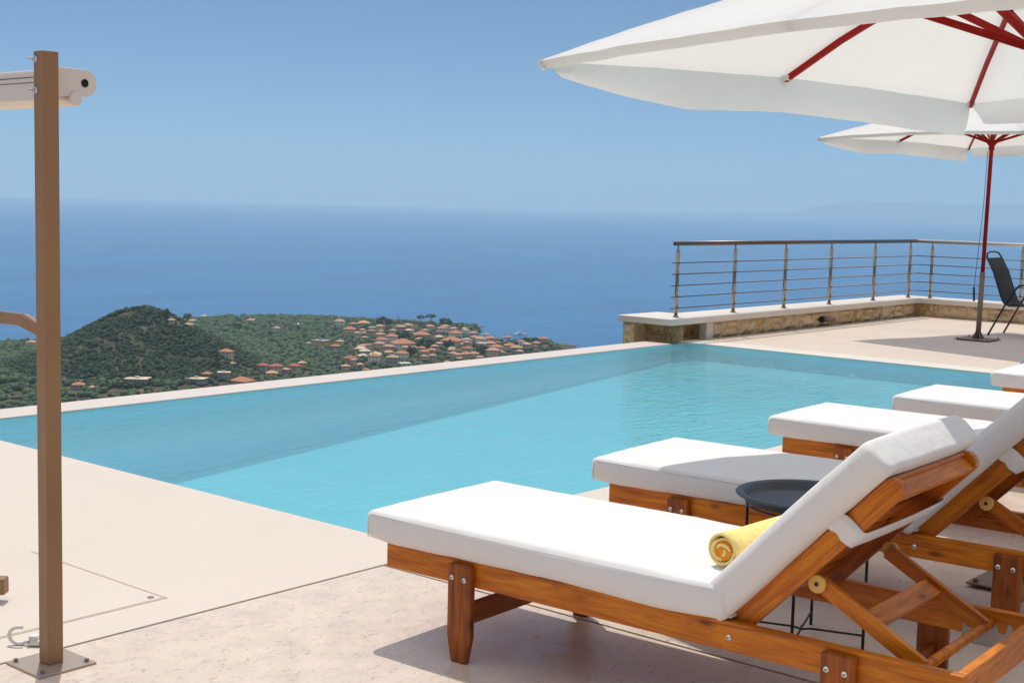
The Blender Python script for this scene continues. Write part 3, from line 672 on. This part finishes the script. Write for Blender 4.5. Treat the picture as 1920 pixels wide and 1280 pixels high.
b = MB(); b.tube([(CX, CY-.02, HZ+.001), (CX, 2.7, HZ+.001)], .025, 16); b.build('handrail', mat('lit_handrail_steel', (.80, .72, .62), .38, .85), rl, smooth=True)  # same handrail, its brighter run painted in a lighter colour
# wall light
t = thing('wall_light', 'small black spotlight fixed to the golden stone wall', 'light', (16.25, 8.40, .09))
b = MB(); b.box((-.04, -.02, -.04), (.03, .03, .04)); b.build('bracket', 'black', t, bevel=.004)
b = MB(); b.tube([(0, -.02, 0), (.06, -.07, .005), (.12, -.12, .0)], [.03, .036, .036], 14); b.build('lamp_head', 'rust', t, smooth=True)

# ------------------------------------------------------------------ loungers
def cushion(name, L0, L1, W0, W1, z0, z1, parent, seed, mw=None, nu=34, nv=16, bulge=.012, r=.022, m='mattress'):
    """rounded fabric block with slack: top bulges, sides wrinkle"""
    q = Vector((seed*3.1, seed*1.7, 0)); rows_ = []
    prof = []                                            # closed section across v,z
    hw = (W1-W0)/2; cv = (W0+W1)/2; cz = (z0+z1)/2; hz_ = (z1-z0)/2
    pts = []
    for i in range(nv+1): pts.append((-hw+2*hw*i/nv, 1))
    sec = []
    def rr(v, s):                                        # z offset on the top at v
        return s*(hz_ - (0 if abs(v) < hw-r else r-math.sqrt(max(0, r*r-(abs(v)-(hw-r))**2))))
    vs_top = [-hw+2*hw*(.5-.5*math.cos(PI*i/nv)) for i in range(nv+1)]
    for v in vs_top: sec.append((v, rr(v, 1), 1))
    for z in (.45, 0, -.45): sec.append((hw+.004, z*hz_, 0))
    for v in reversed(vs_top): sec.append((v, rr(v, -1), -1))
    for z in (-.45, 0, .45): sec.append((-hw-.004, z*hz_, 0))
    n = len(sec); b = MB(); us = [L0+(L1-L0)*(.5-.5*math.cos(PI*i/nu)) for i in range(nu+1)]
    for i, u in enumerate(us):
        e = min(u-L0, L1-u); k_ = 1 if e > r else math.sqrt(max(0, 1-((r-e)/r)**2))
        sh = 1 - (1-k_)*(r/hz_)*.9
        for v, z, top in sec:
            x, y, w_ = u, cv+v*(1-(1-k_)*r/hw), cz+z*sh
            if top == 1: w_ += bulge*math.sin(PI*(u-L0)/(L1-L0))**.5*math.cos(v/hw*PI/2)**.6 if abs(v) < hw else 0
            nn = noise.fractal(Vector((x*2.2, y*3, w_*5))+q, 1, 2, 3)*.004 + noise.noise(Vector((x*9, y*9, w_*14))+q)*.0018
            lowz = .006*noise.noise(Vector((x*3.1, y*2, 7))+q) if (top <= 0 and abs(v) > hw-.05) else 0
            b.v.append((x, y+(nn*1.3 if abs(v) > hw-.01 else 0), w_+nn+lowz))
    for i in range(nu):
        for j in range(n): a = i*n+j; c = i*n+(j+1) % n; b.f.append((a, c, c+n, a+n)); b.mi.append(0)
    b.f.append(tuple(range(n-1, -1, -1))); b.mi.append(0); b.f.append(tuple(nu*n+j for j in range(n))); b.mi.append(0)
    return b.build(name, m, parent, smooth=True, mw=mw)

def bolt(parent, p, nrm, r=.009, m='zinc'):
    p = Vector(p); n_ = Vector(nrm).normalized(); b = MB()
    b.tube([p-n_*.002, p+n_*.002, p+n_*.005], [r, r, r*.6], 12); b.tube([p+n_*.004, p+n_*.0065], [r*.35, r*.3], 6, 1)
    return b.build('bolt', [m, 'black'], parent, smooth=False)
RT = .34; RH = .085; W = .72; LR = 1.99
def make_lounger():
    t = thing('sun_lounger', '', 'sun lounger', (0, 0, 0))
    for v in (.041, W-.041):
        o = board('side_rail', t, (0, v, RT-RH/2), (LR, v, RT-RH/2), RH, .03, (0, 1, 0))
    for u in (.015, LR-.015): board('end_board', t, (u, .057, RT-RH/2), (u, W-.057, RT-RH/2), RH-.001, .028, (1, 0, 0))
    for u in (.345, 1.66):
        for v, s in ((.0125, -1), (W-.0125, 1)):
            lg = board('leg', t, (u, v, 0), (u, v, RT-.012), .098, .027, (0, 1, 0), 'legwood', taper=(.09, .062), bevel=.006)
        for du, dz in ((-.03, -.058), (.022, -.06)):
            for v, s in ((-.001, -1), (W+.001, 1)): bolt(t, (u+du, v, RT+dz), (0, s, 0))
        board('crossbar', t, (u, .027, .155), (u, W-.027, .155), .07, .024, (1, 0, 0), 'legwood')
    for v, s in ((.026, -1), (W-.026, 1)): bolt(t, (1.32, v, RT-.045), (0, s, 0))
    for i in range(11):
        u = .075+i*.112; board('seat_slat', t, (u, .06, RT-.014), (u, W-.06, RT-.014), .078, .016, (0, 0, 1))
    # tilting back
    hx, hz_ = 1.30, .325; an = R(46.3); ax = Vector((math.cos(an), 0, math.sin(an))); nx_ = Vector((-math.sin(an), 0, math.cos(an)))
    h = Vector((hx, 0, hz_)); BL = .672
    bp = lambda s, d, v: h+ax*s+nx_*d+Vector((0, v, 0))
    for v in (.083, W-.083): board('back_rail', t, bp(-.02, -.018, v), bp(BL, -.018, v), .062, .03, (0, 1, 0), roundend=.8)
    for i in range(6):
        s = .09+i*.105; board('back_slat', t, bp(s, .004, .099), bp(s, .004, W-.099), .088, .013, nx_)
    board('back_top_board', t, bp(BL-.035, -.022, .099), bp(BL-.035, -.022, W-.099), .052, .028, ax)
    # prop frame: two struts, a cross board, a dowel resting in notched racks
    pv = (1.545, .478); lo = (1.85, .306)
    for v in (.122, W-.122):
        board('strut', t, (pv[0], v, pv[1]), (lo[0], v, lo[1]), .046, .02, (0, 1, 0))
        b = MB(); s = 1 if v > .3 else -1
        b.tube([(pv[0], v+s*.012, pv[1]), (pv[0], v+s*.024, pv[1])], .026, 18); b.tube([(pv[0], v+s*.023, pv[1]), (pv[0], v+s*.027, pv[1])], .007, 8, 1)
        b.build('pivot_disc', ['brass', 'black'], t, bevel=.002)
    d = (Vector((lo[0], 0, lo[1]))-Vector((pv[0], 0, pv[1]))).normalized(); md = Vector(((pv[0]*.52+lo[0]*.48), 0, (pv[1]*.52+lo[1]*.48)))
    board('cross_board', t, md+Vector((0, .133, 0)), md+Vector((0, W-.133, 0)), .062, .018, Vector((-d.z, 0, d.x)))
    b = MB(); b.tube([(lo[0], .075, lo[1]), (lo[0], W-.075, lo[1])], .015, 16)
    o = b.build('dowel', 'wood', t, smooth=True)
    for v in (.0585, W-.0585):
        b = MB(); prof = [(1.76, .228), (1.965, .228), (1.965, .285)]
        for i in range(4):
            x = 1.955-i*.047; prof += [(x, .305), (x-.010, .308), (x-.018, .276), (x-.036, .276)]
        prof += [(1.765, .29)]; n = len(prof)
        b.add([(x, v-.0015, z) for x, z in prof]+[(x, v+.0015, z) for x, z in prof], [tuple(range(n-1, -1, -1)), tuple(range(n, 2*n))]+[(i, (i+1) % n, (i+1) % n+n, i+n) for i in range(n)])
        b.build('notched_rack', 'greymetal', t)
    # cushions
    c = cushion('seat_cushion', -.08, 1.318, .004, W-.004, RT+.003, RT+.102, t, 1, r=.016)
    b = MB()
    b.tube([(1.318, .03, RT+.012), (1.323, .2, RT+.012), (1.323, W-.2, RT+.012), (1.318, W-.03, RT+.012)], .003, 6); b.build('piping', 'mattress', c, smooth=True)
    b = MB()
    for v in (.0015, W-.0015):
        b.tube([(-.066, v, RT+.012), (-.069, v, RT+.05), (-.066, v, RT+.088)], .0022, 6)
        b.tube([(-.06, v+(.004 if v < .3 else -.004), RT+.0915), (.2, v, RT+.0905), (.6, v-(.001 if v < .3 else -.001), RT+.0905), (1.0, v, RT+.0905), (1.29, v, RT+.090)], .0017, 6)
    b.build('seam', 'mattress', c, smooth=True)
    mw = Matrix(((ax.x, 0, nx_.x, h.x), (0, 1, 0, 0), (ax.z, 0, nx_.z, h.z), (0, 0, 0, 1)))
    c = cushion('back_cushion', -.005, .70, .012, W-.012, .014, .118, t, 4, mw=mw, bulge=.010, r=.020)
    # elastic band holding the cushion, passing behind the frame, with a frilled edge
    b = MB(); s0 = .505; path = [(.036, .024), (.052, .008), (.062, -.008), (.0645, -.03), (.066, -.052)]
    path += [(.066+(W-.132)*i/50, -.057-.004*math.sin(PI*i/50)) for i in range(1, 50)] + [(W-a_, d_) for a_, d_ in path[::-1]]
    n = len(path)-1
    for i, (v, sag) in enumerate(path):
        fr_ = .003*math.sin(i*2.6)
        for ds, dd in ((0, 0), (.03, 0), (.058, .002), (.064+fr_, -.001)): b.v.append(tuple(Vector(bp(s0-ds, sag+dd, v))))
    for i in range(n):
        for j in range(3): a = i*4+j; b.f.append((a, a+4, a+5, a+1)); b.mi.append(0)
    e = b.build('elastic_band', 'mattress', t, smooth=True)
    sol = e.modifiers.new('thick', 'SOLIDIFY'); sol.thickness = .003
    return t
L0_ = make_lounger()
GL = 'wooden sun loungers with white cushions lined up by the pool'
spots = [(3.185, 3.25, 2.5, 'nearest wooden sun lounger, with a rolled yellow towel on its white cushion'),
         (4.555, 3.315, 3.6, 'wooden sun lounger behind the round grey tray table, half shaded by the parasol'),
         (6.18, 3.40, 2.5, 'third white-cushioned sun lounger, foot end between the shaded lounger and the fourth'),
         (7.47, 3.31, 3.0, 'fourth sun lounger, second farthest, its backrest cut off by the picture edge'),
         (9.17, 3.38, 3.0, 'farthest sun lounger, only its cushion corner showing at the picture edge')]
for i, (x, y, yw, lb) in enumerate(spots):
    o = L0_ if i == 0 else copy_tree(L0_)
    o.location = (x, y, 0); o.rotation_euler = (0, 0, -PI/2+R(yw)); tag(o, lb, 'sun lounger', GL)
# local v runs to world +X: mirror handled by placing the frame with v pointing to +X
# rolled towel on the first cushion
tw_ = thing('rolled_towel', 'rolled yellow towel lying against the backrest of the nearest lounger', 'towel', (3.40, 2.045, .500), R(-2))
b = MB(); n = 150; sp_ = []; turns = 3.6
for i in range(n+1):
    f = i/n; a_ = f*turns*2*PI; r_ = .007+.053*f; r_ *= 1+.035*math.sin(a_*1.3+1)
    sp_.append((r_*math.cos(a_), r_*math.sin(a_)*.93))
q_ = 10
for j in range(q_+1):
    x = .47*j/q_
    for i, (yy, z_) in enumerate(sp_):
        ex = (.006*math.sin(i*.21) if j in (0, q_) else 0); b.v.append((x+ex*(1 if j == 0 else -1), yy, z_+.002*noise.noise(Vector((x*8, yy*20, z_*20)))))
m_ = n+1
for j in range(q_):
    for i in range(n): a = j*m_+i; b.f.append((a, a+1, a+m_+1, a+m_)); b.mi.append(0)
o = b.build('towel_roll', 'towel', tw_, smooth=True); s_ = o.modifiers.new('thick', 'SOLIDIFY'); s_.thickness = .0074; s_.offset = -1
b = MB(); b.tube([(.002, 0, 0), (.468, 0, 0)], .030, 20); b.build('towel_core', 'towel_in', tw_, smooth=False)

# tray table
tt = thing('tray_table', 'round dark grey tray table on thin black legs behind the nearest lounger', 'side table', (4.215, 2.20, 0))
b = MB(); b.lathe([(0, .498), (.205, .498), (.213, .503), (.222, .523), (.246, .527), (.250, .522), (.246, .518), (.226, .514), (.217, .494), (.205, .489), (0, .489)], 64); b.build('tray', 'traymetal', tt, smooth=True)
an = math.atan2(-.207, .071)
for i in range(4):
    a_ = an+PI/2*i; c_, s_ = math.cos(a_), math.sin(a_); b = MB(); b.tube([(.21*c_, .21*s_, 0), (.21*c_, .21*s_, .492)], .0055, 10); b.build('leg', 'black', tt, smooth=True)
for i in range(2):
    a_ = an+PI/2*i; c_, s_ = math.cos(a_), math.sin(a_); b = MB(); zq = .05
    b.tube([(.21*c_, .21*s_, zq), (.03*c_, .03*s_, zq), (0, 0, zq+(.006 if i else -.006)), (-.03*c_, -.03*s_, zq), (-.21*c_, -.21*s_, zq)], .004, 8); b.build('floor_brace', 'black', tt, smooth=True)
b = MB(); b.tube([(.21*math.cos(2*PI*i/40), .21*math.sin(2*PI*i/40), .482) for i in range(41)], .004, 8, cap=False); b.build('support_ring', 'black', tt, smooth=True)

# ------------------------------------------------------------------ parasols
RA, RM_ = 2.075, 1.45
ANG = R(119.5)
HUBZ, CORZ, MIDZ = 2.66, 2.115, 2.15
def make_umbrella(lean=(.09, .14), rise=0.0):
    t = thing('parasol', '', 'parasol')
    top = Vector((*lean, HUBZ+rise*.68))           # the pole leans a little
    def tip(i):
        a_ = ANG - PI/4*i; r_ = RA if i % 2 == 0 else RM_
        return Vector((top.x+r_*math.cos(a_), top.y+r_*math.sin(a_), (CORZ if i % 2 == 0 else MIDZ)+rise))
    def surf(i, s, f):
        a = tip(i); c = tip(i+1); e = a.lerp(c, s); p = top.lerp(e, f)
        arch = .055*math.sin(PI*f)                                    # ribs bow upward
        sag = -.045*math.sin(PI*s)*f*(1.15-f)*1.8 + .018*math.sin(PI*s)*f**3
        wr = .010*noise.noise(Vector((p.x*4, p.y*4, i)))+.007*noise.noise(Vector((p.x*11, p.y*11, i*2)))+.012*noise.noise(Vector((s*9, f*1.5, i)))*math.sin(PI*s)
        return p+Vector((0, 0, arch+sag+wr*f*(1-.75*f**5)))
    b = MB(); ns, nf = 24, 26
    for i in range(8):
        o_ = len(b.v)
        for s in range(ns+1):
            for f in range(nf+1): b.v.append(tuple(surf(i, s/ns, .02+.98*f/nf)))
        for s in range(ns):
            for f in range(nf): a = o_+s*(nf+1)+f; b.f.append((a, a+1, a+nf+2, a+nf+1)); b.mi.append(0)
    o = b.build('canopy', 'canopy', t, smooth=True)
    sm = o.modifiers.new('weld', 'WELD'); sm.merge_threshold = .004
    # valances: one hanging strip per side (wind lifts the one facing the camera)
    for side in range(4):
        b = MB(); n = 48; nd = 7; i0 = side*2
        c0, c1_ = tip(i0), tip(i0+2); outw = ((c0+c1_)/2-top); outw.z = 0; outw.normalize()
        windin = {0: -.03, 1: .02, 2: .02, 3: -.97}[side]
        for j in range(n+1):
            f = j/n
            base = surf(i0, f*2, 1) if f <= .5 else surf(i0+1, f*2-1, 1)
            dr = .165*(.62+.38*math.sin(PI*min(1, f*1.6)/1.0*.5)) * (1+.10*math.sin(f*9+side))
            if side == 0: dr = .03+.15*min(1, f/.28)**.8+.008*math.sin(f*9)
            gap = .018*((max(0, .04-f)+max(0, f-.96))/.04)
            for d in range(nd+1):
                g_ = d/nd
                if side == 3:
                    p = base - outw*(.06*g_) + Vector((0, 0, .016*g_-.044*math.sin(min(1, g_*1.6)*PI/2)))
                else:
                    bl = windin*math.sin(g_*PI*.6)+.018*math.sin(f*13+side*2)*g_+.003*math.sin(f*37)*g_
                    p = base + outw*bl + Vector((0, 0, -dr*g_)) + (c1_-c0).normalized()*(gap*g_*(1 if f < .5 else -1)*4)
                b.v.append(tuple(p))
        for j in range(n):
            for d in range(nd): a = j*(nd+1)+d; b.f.append((a, a+nd+1, a+nd+2, a+1)); b.mi.append(0)
        b.build('valance', 'canopy', t, smooth=True)
    run = Vector((lean[0]*.83, lean[1]*.83, 2.17+rise*.75))
    for i in range(8):
        pts = [surf(i, 0, f)+Vector((0, 0, -.022)) for f in (.03, .25, .5, .75, .985)]
        b = MB()
        for a, c in zip(pts[:-1], pts[1:]):
            x = (c-a).normalized(); y = Vector((0, 0, 1)).cross(x).normalized(); z = x.cross(y)
            mwx = Matrix(((x.x, y.x, z.x, a.x), (x.y, y.y, z.y, a.y), (x.z, y.z, z.z, a.z), (0, 0, 0, 1)))
            b.box((-.002, -.009, -.014), ((c-a).length+.002, .009, .014), 0, mwx)
        b.build('rib', 'redwood', t)
        j = surf(i, 0, .43)+Vector((0, 0, -.036)); e = (j-run); e.z = 0; e.normalize()
        board('strut', t, run+e*.045, j, .03, .016, e.cross(Vector((0, 0, 1))), 'redwood', .002)
        if i == 7: continue
        b = MB(); q = surf(i, 0, .985)+Vector((0, 0, -.022)); e = Vector((q.x-top.x, q.y-top.y, 0)).normalized()
        b.box((-.03, -.02, -.006), (.022, .02, .02), 0, Matrix.Translation(q) @ Matrix.Rotation(math.atan2(e.y, e.x), 4, 'Z')); b.build('tip_pocket', 'canopy', t, bevel=.004)
    b = MB(); b.lathe([(.0, -.05), (.05, -.05), (.062, -.03), (.062, .02), (.05, .035), (.0, .035)], 20, top); b.build('hub', 'redwood', t, smooth=False, bevel=.003)
    b = MB(); b.lathe([(.026, -.10), (.034, -.09), (.034, -.045), (.058, -.02), (.062, .02), (.026, .03)], 20, run); b.build('runner', 'redwood', t, bevel=.002)
    b = MB(); b.lathe([(.0, .16), (.02, .14), (.012, .12), (.034, .09), (.04, .05), (0, .03)], 16, top); b.build('finial', 'redwood', t, smooth=True)
    sp0 = Vector((lean[0]*.31, lean[1]*.31, .82))
    b = MB(); b.tube([sp0, top], .024, 20); b.build('pole', 'redwood', t, smooth=True)
    b = MB(); b.tube([(0, 0, .01), sp0], .031, 20); b.build('pole_sleeve', 'rust', t, smooth=True)
    b = MB(); b.box((-.21, -.21, .012), (.21, .21, .02)); p = b.build('base_plate', 'rust', t, bevel=.002)
    for a_ in (0, PI/2, PI, 3*PI/2):
        b = MB(); b.add([(.03, -.003, .02), (.085, -.003, .02), (.03, -.003, .11), (.03, .003, .02), (.085, .003, .02), (.03, .003, .11)], [(0, 1, 2), (5, 4, 3), (0, 3, 4, 1), (1, 4, 5, 2), (2, 5, 3, 0)])
        g_ = b.build('gusset', 'rust', p); g_.rotation_euler = (0, 0, a_+PI/4)
    for x in (-.18, .18):
        for y in (-.18, .18):
            b = MB(); b.tube([(x, y, 0), (x, y, .014)], .014, 10); b.tube([(x, y, .02), (x, y, .034)], .011, 6); b.build('bolt', 'rust', p)
    off = Vector((-.034, .03, 0)); b = MB()
    b.tube([run+off+Vector((0, 0, -.1)), run.lerp(sp0, .5)+off*1.1, Vector((.02, .035, .62))+off*1.35], .0035, 6); b.build('crank_cord', 'black', t, smooth=True)
    b = MB(); b.tube([Vector((.02, .035, .64))+off*1.35, Vector((.01, .02, .47))+off*1.35], .013, 10); b.build('crank_handle', 'black', t, smooth=True)
    return t
U = make_umbrella(); GU = 'cream parasols with red wooden ribs'
U.location = (5.54, 1.85, 0); tag(U, 'large near cream parasol with red ribs over the sun loungers', 'parasol', GU)
U2 = make_umbrella((.19, .04), .285)
for ch_ in U.children:
    if ch_.name.startswith('crank'): ch_.rotation_euler = (0, 0, PI); ch_.location = (.12, .10, 0)
U2.location = (16.17, 6.28, 0); tag(U2, 'farther cream parasol standing on the terrace beside the black chair', 'parasol', GU)

# ------------------------------------------------------------------ chair on the terrace
ch = thing('garden_chair', 'black metal garden chair with charcoal sling seat beside the far parasol', 'chair', (17.22, 6.46, 0), 0)
for x, s in ((-.27, 1), (.27, -1)):
    pts = [(x, 0, 0), (x, -.20, .40), (x, -.32, .60), (x, -.36, .645), (x, -.42, .655), (x, -.66, .655), (x, -.71, .64), (x, -.73, .60), (x, -.72, 0)]
    b = MB(); b.tube(pts, .012, 10); b.build('leg', 'black', ch, smooth=True)
    pts = [(x+.03*s, .08, .98), (x+.02*s, -.02, .80), (x+.02*s, -.13, .50), (x+.02*s, -.17, .42), (x+.02*s, -.24, .385), (x+.02*s, -.5, .40), (x+.02*s, -.66, .42)]
    b = MB(); b.tube(pts, .011, 10); b.build('seat_frame', 'black', ch, smooth=True)
b = MB(); b.tube([(-.24, .08, .98), (-.19, .095, 1.03), (-.08, .10, 1.045), (.08, .10, 1.045), (.19, .095, 1.03), (.24, .08, .98)], .011, 10); b.build('top_rail', 'black', ch, smooth=True)
pr = [(.075, .97), (-.02, .80), (-.13, .50), (-.17, .425), (-.24, .388), (-.5, .395), (-.66, .42)]; b = MB()
vs = []
for y, z in pr:
    for i in range(7): vs.append((-.25+.5*i/6, y-.012*math.sin(PI*i/6)*(1 if z > .45 else 0), z-.014*math.sin(PI*i/6)*(0 if z > .45 else 1)))
b.add(vs, [(r_*7+i, r_*7+i+1, r_*7+8+i, r_*7+7+i) for r_ in range(len(pr)-1) for i in range(6)]); o = b.build('sling', 'sling', ch, smooth=True)
s_ = o.modifiers.new('thick', 'SOLIDIFY'); s_.thickness = .004
b = MB(); b.tube([(-.27, -.22, .395), (.27, -.22, .395)], .009, 8); b.build('crossbar', 'black', ch, smooth=True)

# pool handrail (curved chrome tube) behind the farthest lounger
b = MB(); q0 = Vector((12.98, 4.62, 0)); b.tube([q0+Vector((0, 0, 0)), q0+Vector((0, -.03, .12)), q0+Vector((.05, -.10, .26)), q0+Vector((.12, -.24, .38)), q0+Vector((.2, -.42, .45)), q0+Vector((.3, -.7, .45)), q0+Vector((.32, -.82, .40)), q0+Vector((.32, -.86, 0))], .021, 14)
o = b.build('pool_handrail', mat('chrome_tube', (.75, .82, .86), .3, .9), smooth=True); tag(o, 'curved shiny tube handrail at the far pool corner, at the picture edge', 'handrail')

# ------------------------------------------------------------------ brown post with roller cassette
ps = thing('screen_post', 'tall brown square steel post bolted to the paving beside the pool', 'post', (2.282, 3.822, 0))
b = MB(); b.box((-.027, -.027, .008), (.027, .027, 1.925)); b.build('post_tube', 'post', ps, bevel=.003)
b = MB(); b.box((-.10, -.10, .0), (.10, .10, .008)); p = b.build('base_plate', mat('plate_paint', (.42, .33, .26), .35, .3), ps, bevel=.0015)
for x in (-.078, .078):
    for y in (-.078, .078):
        b = MB(); b.tube([(x, y, .008), (x, y, .0105)], .012, 16); b.tube([(x, y, .0105), (x, y, .019)], .007, 6, 1); b.build('bolt', ['zinc', 'rust'], p)
b = MB(); b.tube([(-.02, -.0, 1.095), (-.02, .05, 1.088), (-.02, .13, 1.115), (-.02, 1.6, 1.115)], .001, 4)
arm = MB(); pr = [(.027, 1.052, 1.083), (.055, 1.058, 1.092), (.135, 1.075, 1.112), (1.7, 1.062, 1.099)]
vs = []
for y, za, zb in pr: vs += [(-.025, y, za), (.010, y, za), (.010, y, zb), (-.025, y, zb)]
arm.add(vs, [(i*4+j, i*4+(j+1) % 4, i*4+4+(j+1) % 4, i*4+4+j) for i in range(3) for j in range(4)]+[(0, 3, 2, 1), (12, 13, 14, 15)]); arm.build('brace_arm', 'post', ps, bevel=.002)
for z in (1.855+.045, 1.80+.006):
    b = MB(); b.tube([(-.027, .012, z), (-.030, .012, z)], .011, 16); b.tube([(-.030, .012, z), (-.037, .012, z)], .007, 6); b.tube([(-.037, .012, z), (-.052, .012, z)], .0035, 8); b.build('bolt', 'zinc', ps)
cs = thing('roller_cassette', 'off-white roller blind cassette mounted behind the brown post', 'blind', (2.282, 3.822, 0))
RX, RZ = .150, 1.842
b = MB(); prof = []
for i in range(17): a_ = -PI/2+PI*i/16; prof.append((RX+.043*math.cos(a_), RZ+.043*math.sin(a_)))
prof += [(.029, RZ+.043), (.029, RZ-.045)]; n = len(prof)
def ext(prof, y0, y1):
    n = len(prof); b_ = MB(); b_.add([(x, y0, z) for x, z in prof]+[(x, y1, z) for x, z in prof], [tuple(range(n)), tuple(range(2*n-1, n-1, -1))]+[(i, i+n, (i+1) % n+n, (i+1) % n) for i in range(n)]); return b_
ext(prof, .025, .033).build('end_plate', 'aluminium', cs, bevel=.002)
b = ext([(RX+.0405*math.cos(2*PI*i/28), RZ+.0405*math.sin(2*PI*i/28)) for i in range(28)], .033, 1.9); b.build('roller_tube', 'aluminium', cs, smooth=False)
b = ext([(.034, RZ+.036), (.034, RZ-.062), (RX-.02, RZ-.062), (RX-.02, RZ+.036)][::-1], .036, 1.9); b.build('housing', 'aluminium', cs, bevel=.006)
for z_, h_ in ((RZ+.012, .0025), (RZ-.004, .0018)):
    b = MB(); b.box((.0325, .06, z_), (.0345, 1.85, z_+h_)); b.build('groove', 'slot', cs)
b = MB(); b.add([(.033, .062, RZ-.040), (.033, .078, RZ-.040), (.033, .072, RZ-.012), (.033, .058, RZ-.012)], [(0, 1, 2, 3)]); b.add([(.0328, .062, RZ-.040), (.0328, .078, RZ-.040), (.0328, .072, RZ-.012), (.0328, .058, RZ-.012)], [(3, 2, 1, 0)]); b.build('slot', 'slot', cs)
b = MB(); b.tube([(RX-.036, .018, RZ-.052), (RX-.036, 1.9, RZ-.052)], .023, 20); b.build('bottom_bar', 'aluminium', cs, smooth=False, bevel=.004)
b = MB(); b.tube([(RX-.002, .0235, RZ), (RX-.002, .026, RZ)], .0165, 24); b.build('ring', 'plastic', cs)
b = MB(); b.tube([(RX-.002, .0225, RZ), (RX-.002, .0245, RZ)], .013, 24); b.build('socket', 'blackhole', cs)
# hook on the paving
hk = thing('tie_hook', 'white open ring hook screwed to the paving left of the post', 'hook', (2.325, 4.05, 0), 0)
c = at(45, 1198, .02); c = Vector((c.x, c.y, 0)); dr = Vector((math.sin(YAW), -math.cos(YAW), 0)); fd = Vector((math.cos(YAW), math.sin(YAW), 0))
hk.location = c; hk.rotation_euler = (0, 0, YAW-PI/2)
b = MB(); b.tube([(-.015+.034*math.cos(R(70)+R(250)*i/16), .0, .034+.028*math.sin(R(70)+R(250)*i/16)) for i in range(17)], .0065, 10); b.build('hook_ring', 'plastic', hk, smooth=True)
b = MB(); b.box((.014, -.018, .004), (.075, .018, .022)); b.box((.018, -.012, .02), (.05, .012, .036)); b.build('hook_body', 'plastic', hk, bevel=.004)
b = MB(); b.tube([(.062, -.012, .010), (.062, -.0195, .010)], .006, 10); b.tube([(.022, -.014, .018), (.022, -.0195, .018)], .004, 8); b.build('screw', 'rust', hk)
# the end of a low tan beam at the left picture edge
e_ = at(12, 1118, .02)
b = MB(); b.box((-1.2, -.02, .0), (0, .03, .062)); o = b.build('low_beam', 'post', bevel=.006); o.location = (e_.x, e_.y, .03); o.rotation_euler = (0, 0, PI+YAW-PI/2+PI)
tag(o, 'end of a low tan beam just entering at the left picture edge', 'beam')
